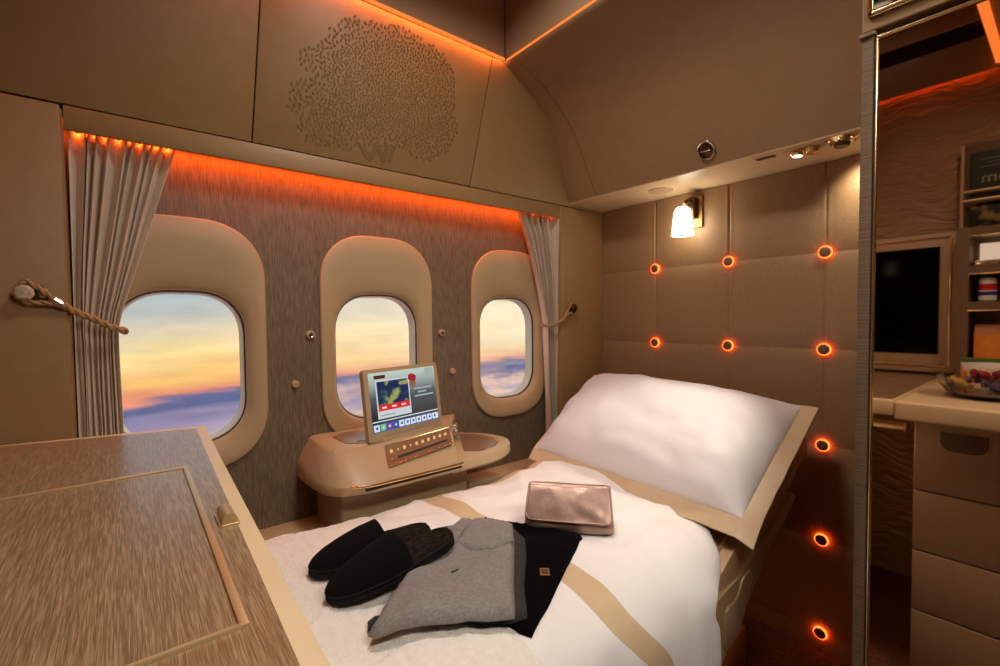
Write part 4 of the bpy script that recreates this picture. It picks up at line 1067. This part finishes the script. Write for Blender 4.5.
# ------------------------------------------------------------------ sky outside
w = bpy.data.worlds.new('sunset_sky'); sc.world = w; w.use_nodes = True
nt = w.node_tree; bg = nt.nodes['Background']
tc = nt.nodes.new('ShaderNodeTexCoord'); sx_ = nt.nodes.new('ShaderNodeSeparateXYZ'); nt.links.new(tc.outputs['Generated'], sx_.inputs[0])
def mth(op, a, b=None, c=None):
    n = nt.nodes.new('ShaderNodeMath'); n.operation = op
    for i, v in enumerate((a, b, c)):
        if v is None: continue
        if isinstance(v, (int, float)): n.inputs[i].default_value = v
        else: nt.links.new(v, n.inputs[i])
    return n.outputs[0]
def nz(scale, mp, detail=4):
    m_ = nt.nodes.new('ShaderNodeMapping'); m_.inputs['Scale'].default_value = mp; nt.links.new(tc.outputs['Generated'], m_.inputs[0])
    n = nt.nodes.new('ShaderNodeTexNoise'); n.inputs['Scale'].default_value = scale; n.inputs['Detail'].default_value = detail; nt.links.new(m_.outputs[0], n.inputs[0]); return n.outputs['Fac']
hor = mth('MULTIPLY_ADD', sx_.outputs['X'], .072, -.145)
t = mth('SUBTRACT', sx_.outputs['Z'], hor)
cl_ = mth('MULTIPLY_ADD', nz(5, (1, 1, 9), 5), .09, -.045)
t2 = mth('ADD', t, mth('MULTIPLY', cl_, .6))
fac = mth('MULTIPLY_ADD', t2, 3.2, .28)
rp = nt.nodes.new('ShaderNodeValToRGB'); nt.links.new(fac, rp.inputs[0]); el = rp.color_ramp.elements
stops = [(0.0, (206, 184, 190)), (.15, (160, 146, 176)), (.24, (98, 106, 150)), (.275, (104, 108, 150)), (.31, (238, 150, 120)), (.40, (252, 196, 118)), (.54, (255, 226, 158)), (.70, (214, 206, 186)), (.86, (176, 190, 194)), (1.0, (170, 188, 200))]
el[0].position, el[0].color = stops[0][0], lin(stops[0][1]); el[1].position, el[1].color = stops[-1][0], lin(stops[-1][1])
for p, c in stops[1:-1]: q = el.new(p); q.color = lin(c)
wr = nt.nodes.new('ShaderNodeMix'); wr.data_type = 'RGBA'; wr.blend_type = 'MIX'
wr.inputs['B'].default_value = lin((255, 240, 204))
side_ = mth('MULTIPLY', mth('SMOOTH_MIN', 1.0, mth('MAXIMUM', mth('MULTIPLY_ADD', sx_.outputs['X'], 2.2, -.30), 0.0), .01), mth('MAXIMUM', mth('MINIMUM', mth('MULTIPLY_ADD', t2, 14, .12), .8), 0.0))
nt.links.new(side_, wr.inputs['Factor']); nt.links.new(rp.outputs['Color'], wr.inputs['A'])
low = nt.nodes.new('ShaderNodeMix'); low.data_type = 'RGBA'
low.inputs['B'].default_value = lin((232, 196, 176))
lf = mth('MULTIPLY', mth('MAXIMUM', mth('MINIMUM', mth('MULTIPLY_ADD', sx_.outputs['X'], 4.0, -.7), .9), 0.0), mth('MAXIMUM', mth('MINIMUM', mth('MULTIPLY_ADD', nz(12, (1, 1, 3.5), 4), 5.0, -1.85), 1.0), 0.0))
nt.links.new(mth('MULTIPLY', lf, mth('MAXIMUM', mth('MINIMUM', mth('MULTIPLY', t2, -40.0), 1.0), 0.0)), low.inputs['Factor'])
nt.links.new(wr.outputs['Result'], low.inputs['A'])
puff = mth('MULTIPLY_ADD', nz(9, (1, 1, 5), 6), 1.4, .28)
vm = nt.nodes.new('ShaderNodeMix'); vm.data_type = 'RGBA'; vm.blend_type = 'MULTIPLY'; vm.inputs['Factor'].default_value = .35
nt.links.new(low.outputs['Result'], vm.inputs['A']); nt.links.new(puff, vm.inputs['B'])
nt.links.new(vm.outputs['Result'], bg.inputs['Color']); bg.inputs['Strength'].default_value = 1.15

# ------------------------------------------------------------------ view
vs = sc.view_settings
vs.view_transform = 'Standard'; vs.look = 'None'; vs.exposure = 0.0; vs.gamma = 1.0; vs.use_curve_mapping = False
sc.cycles.max_bounces = 8; sc.cycles.diffuse_bounces = 4; sc.cycles.glossy_bounces = 5; sc.cycles.transmission_bounces = 6; sc.cycles.transparent_max_bounces = 8
sc.cycles.sample_clamp_indirect = 6.0; sc.cycles.caustics_reflective = False; sc.cycles.caustics_refractive = False
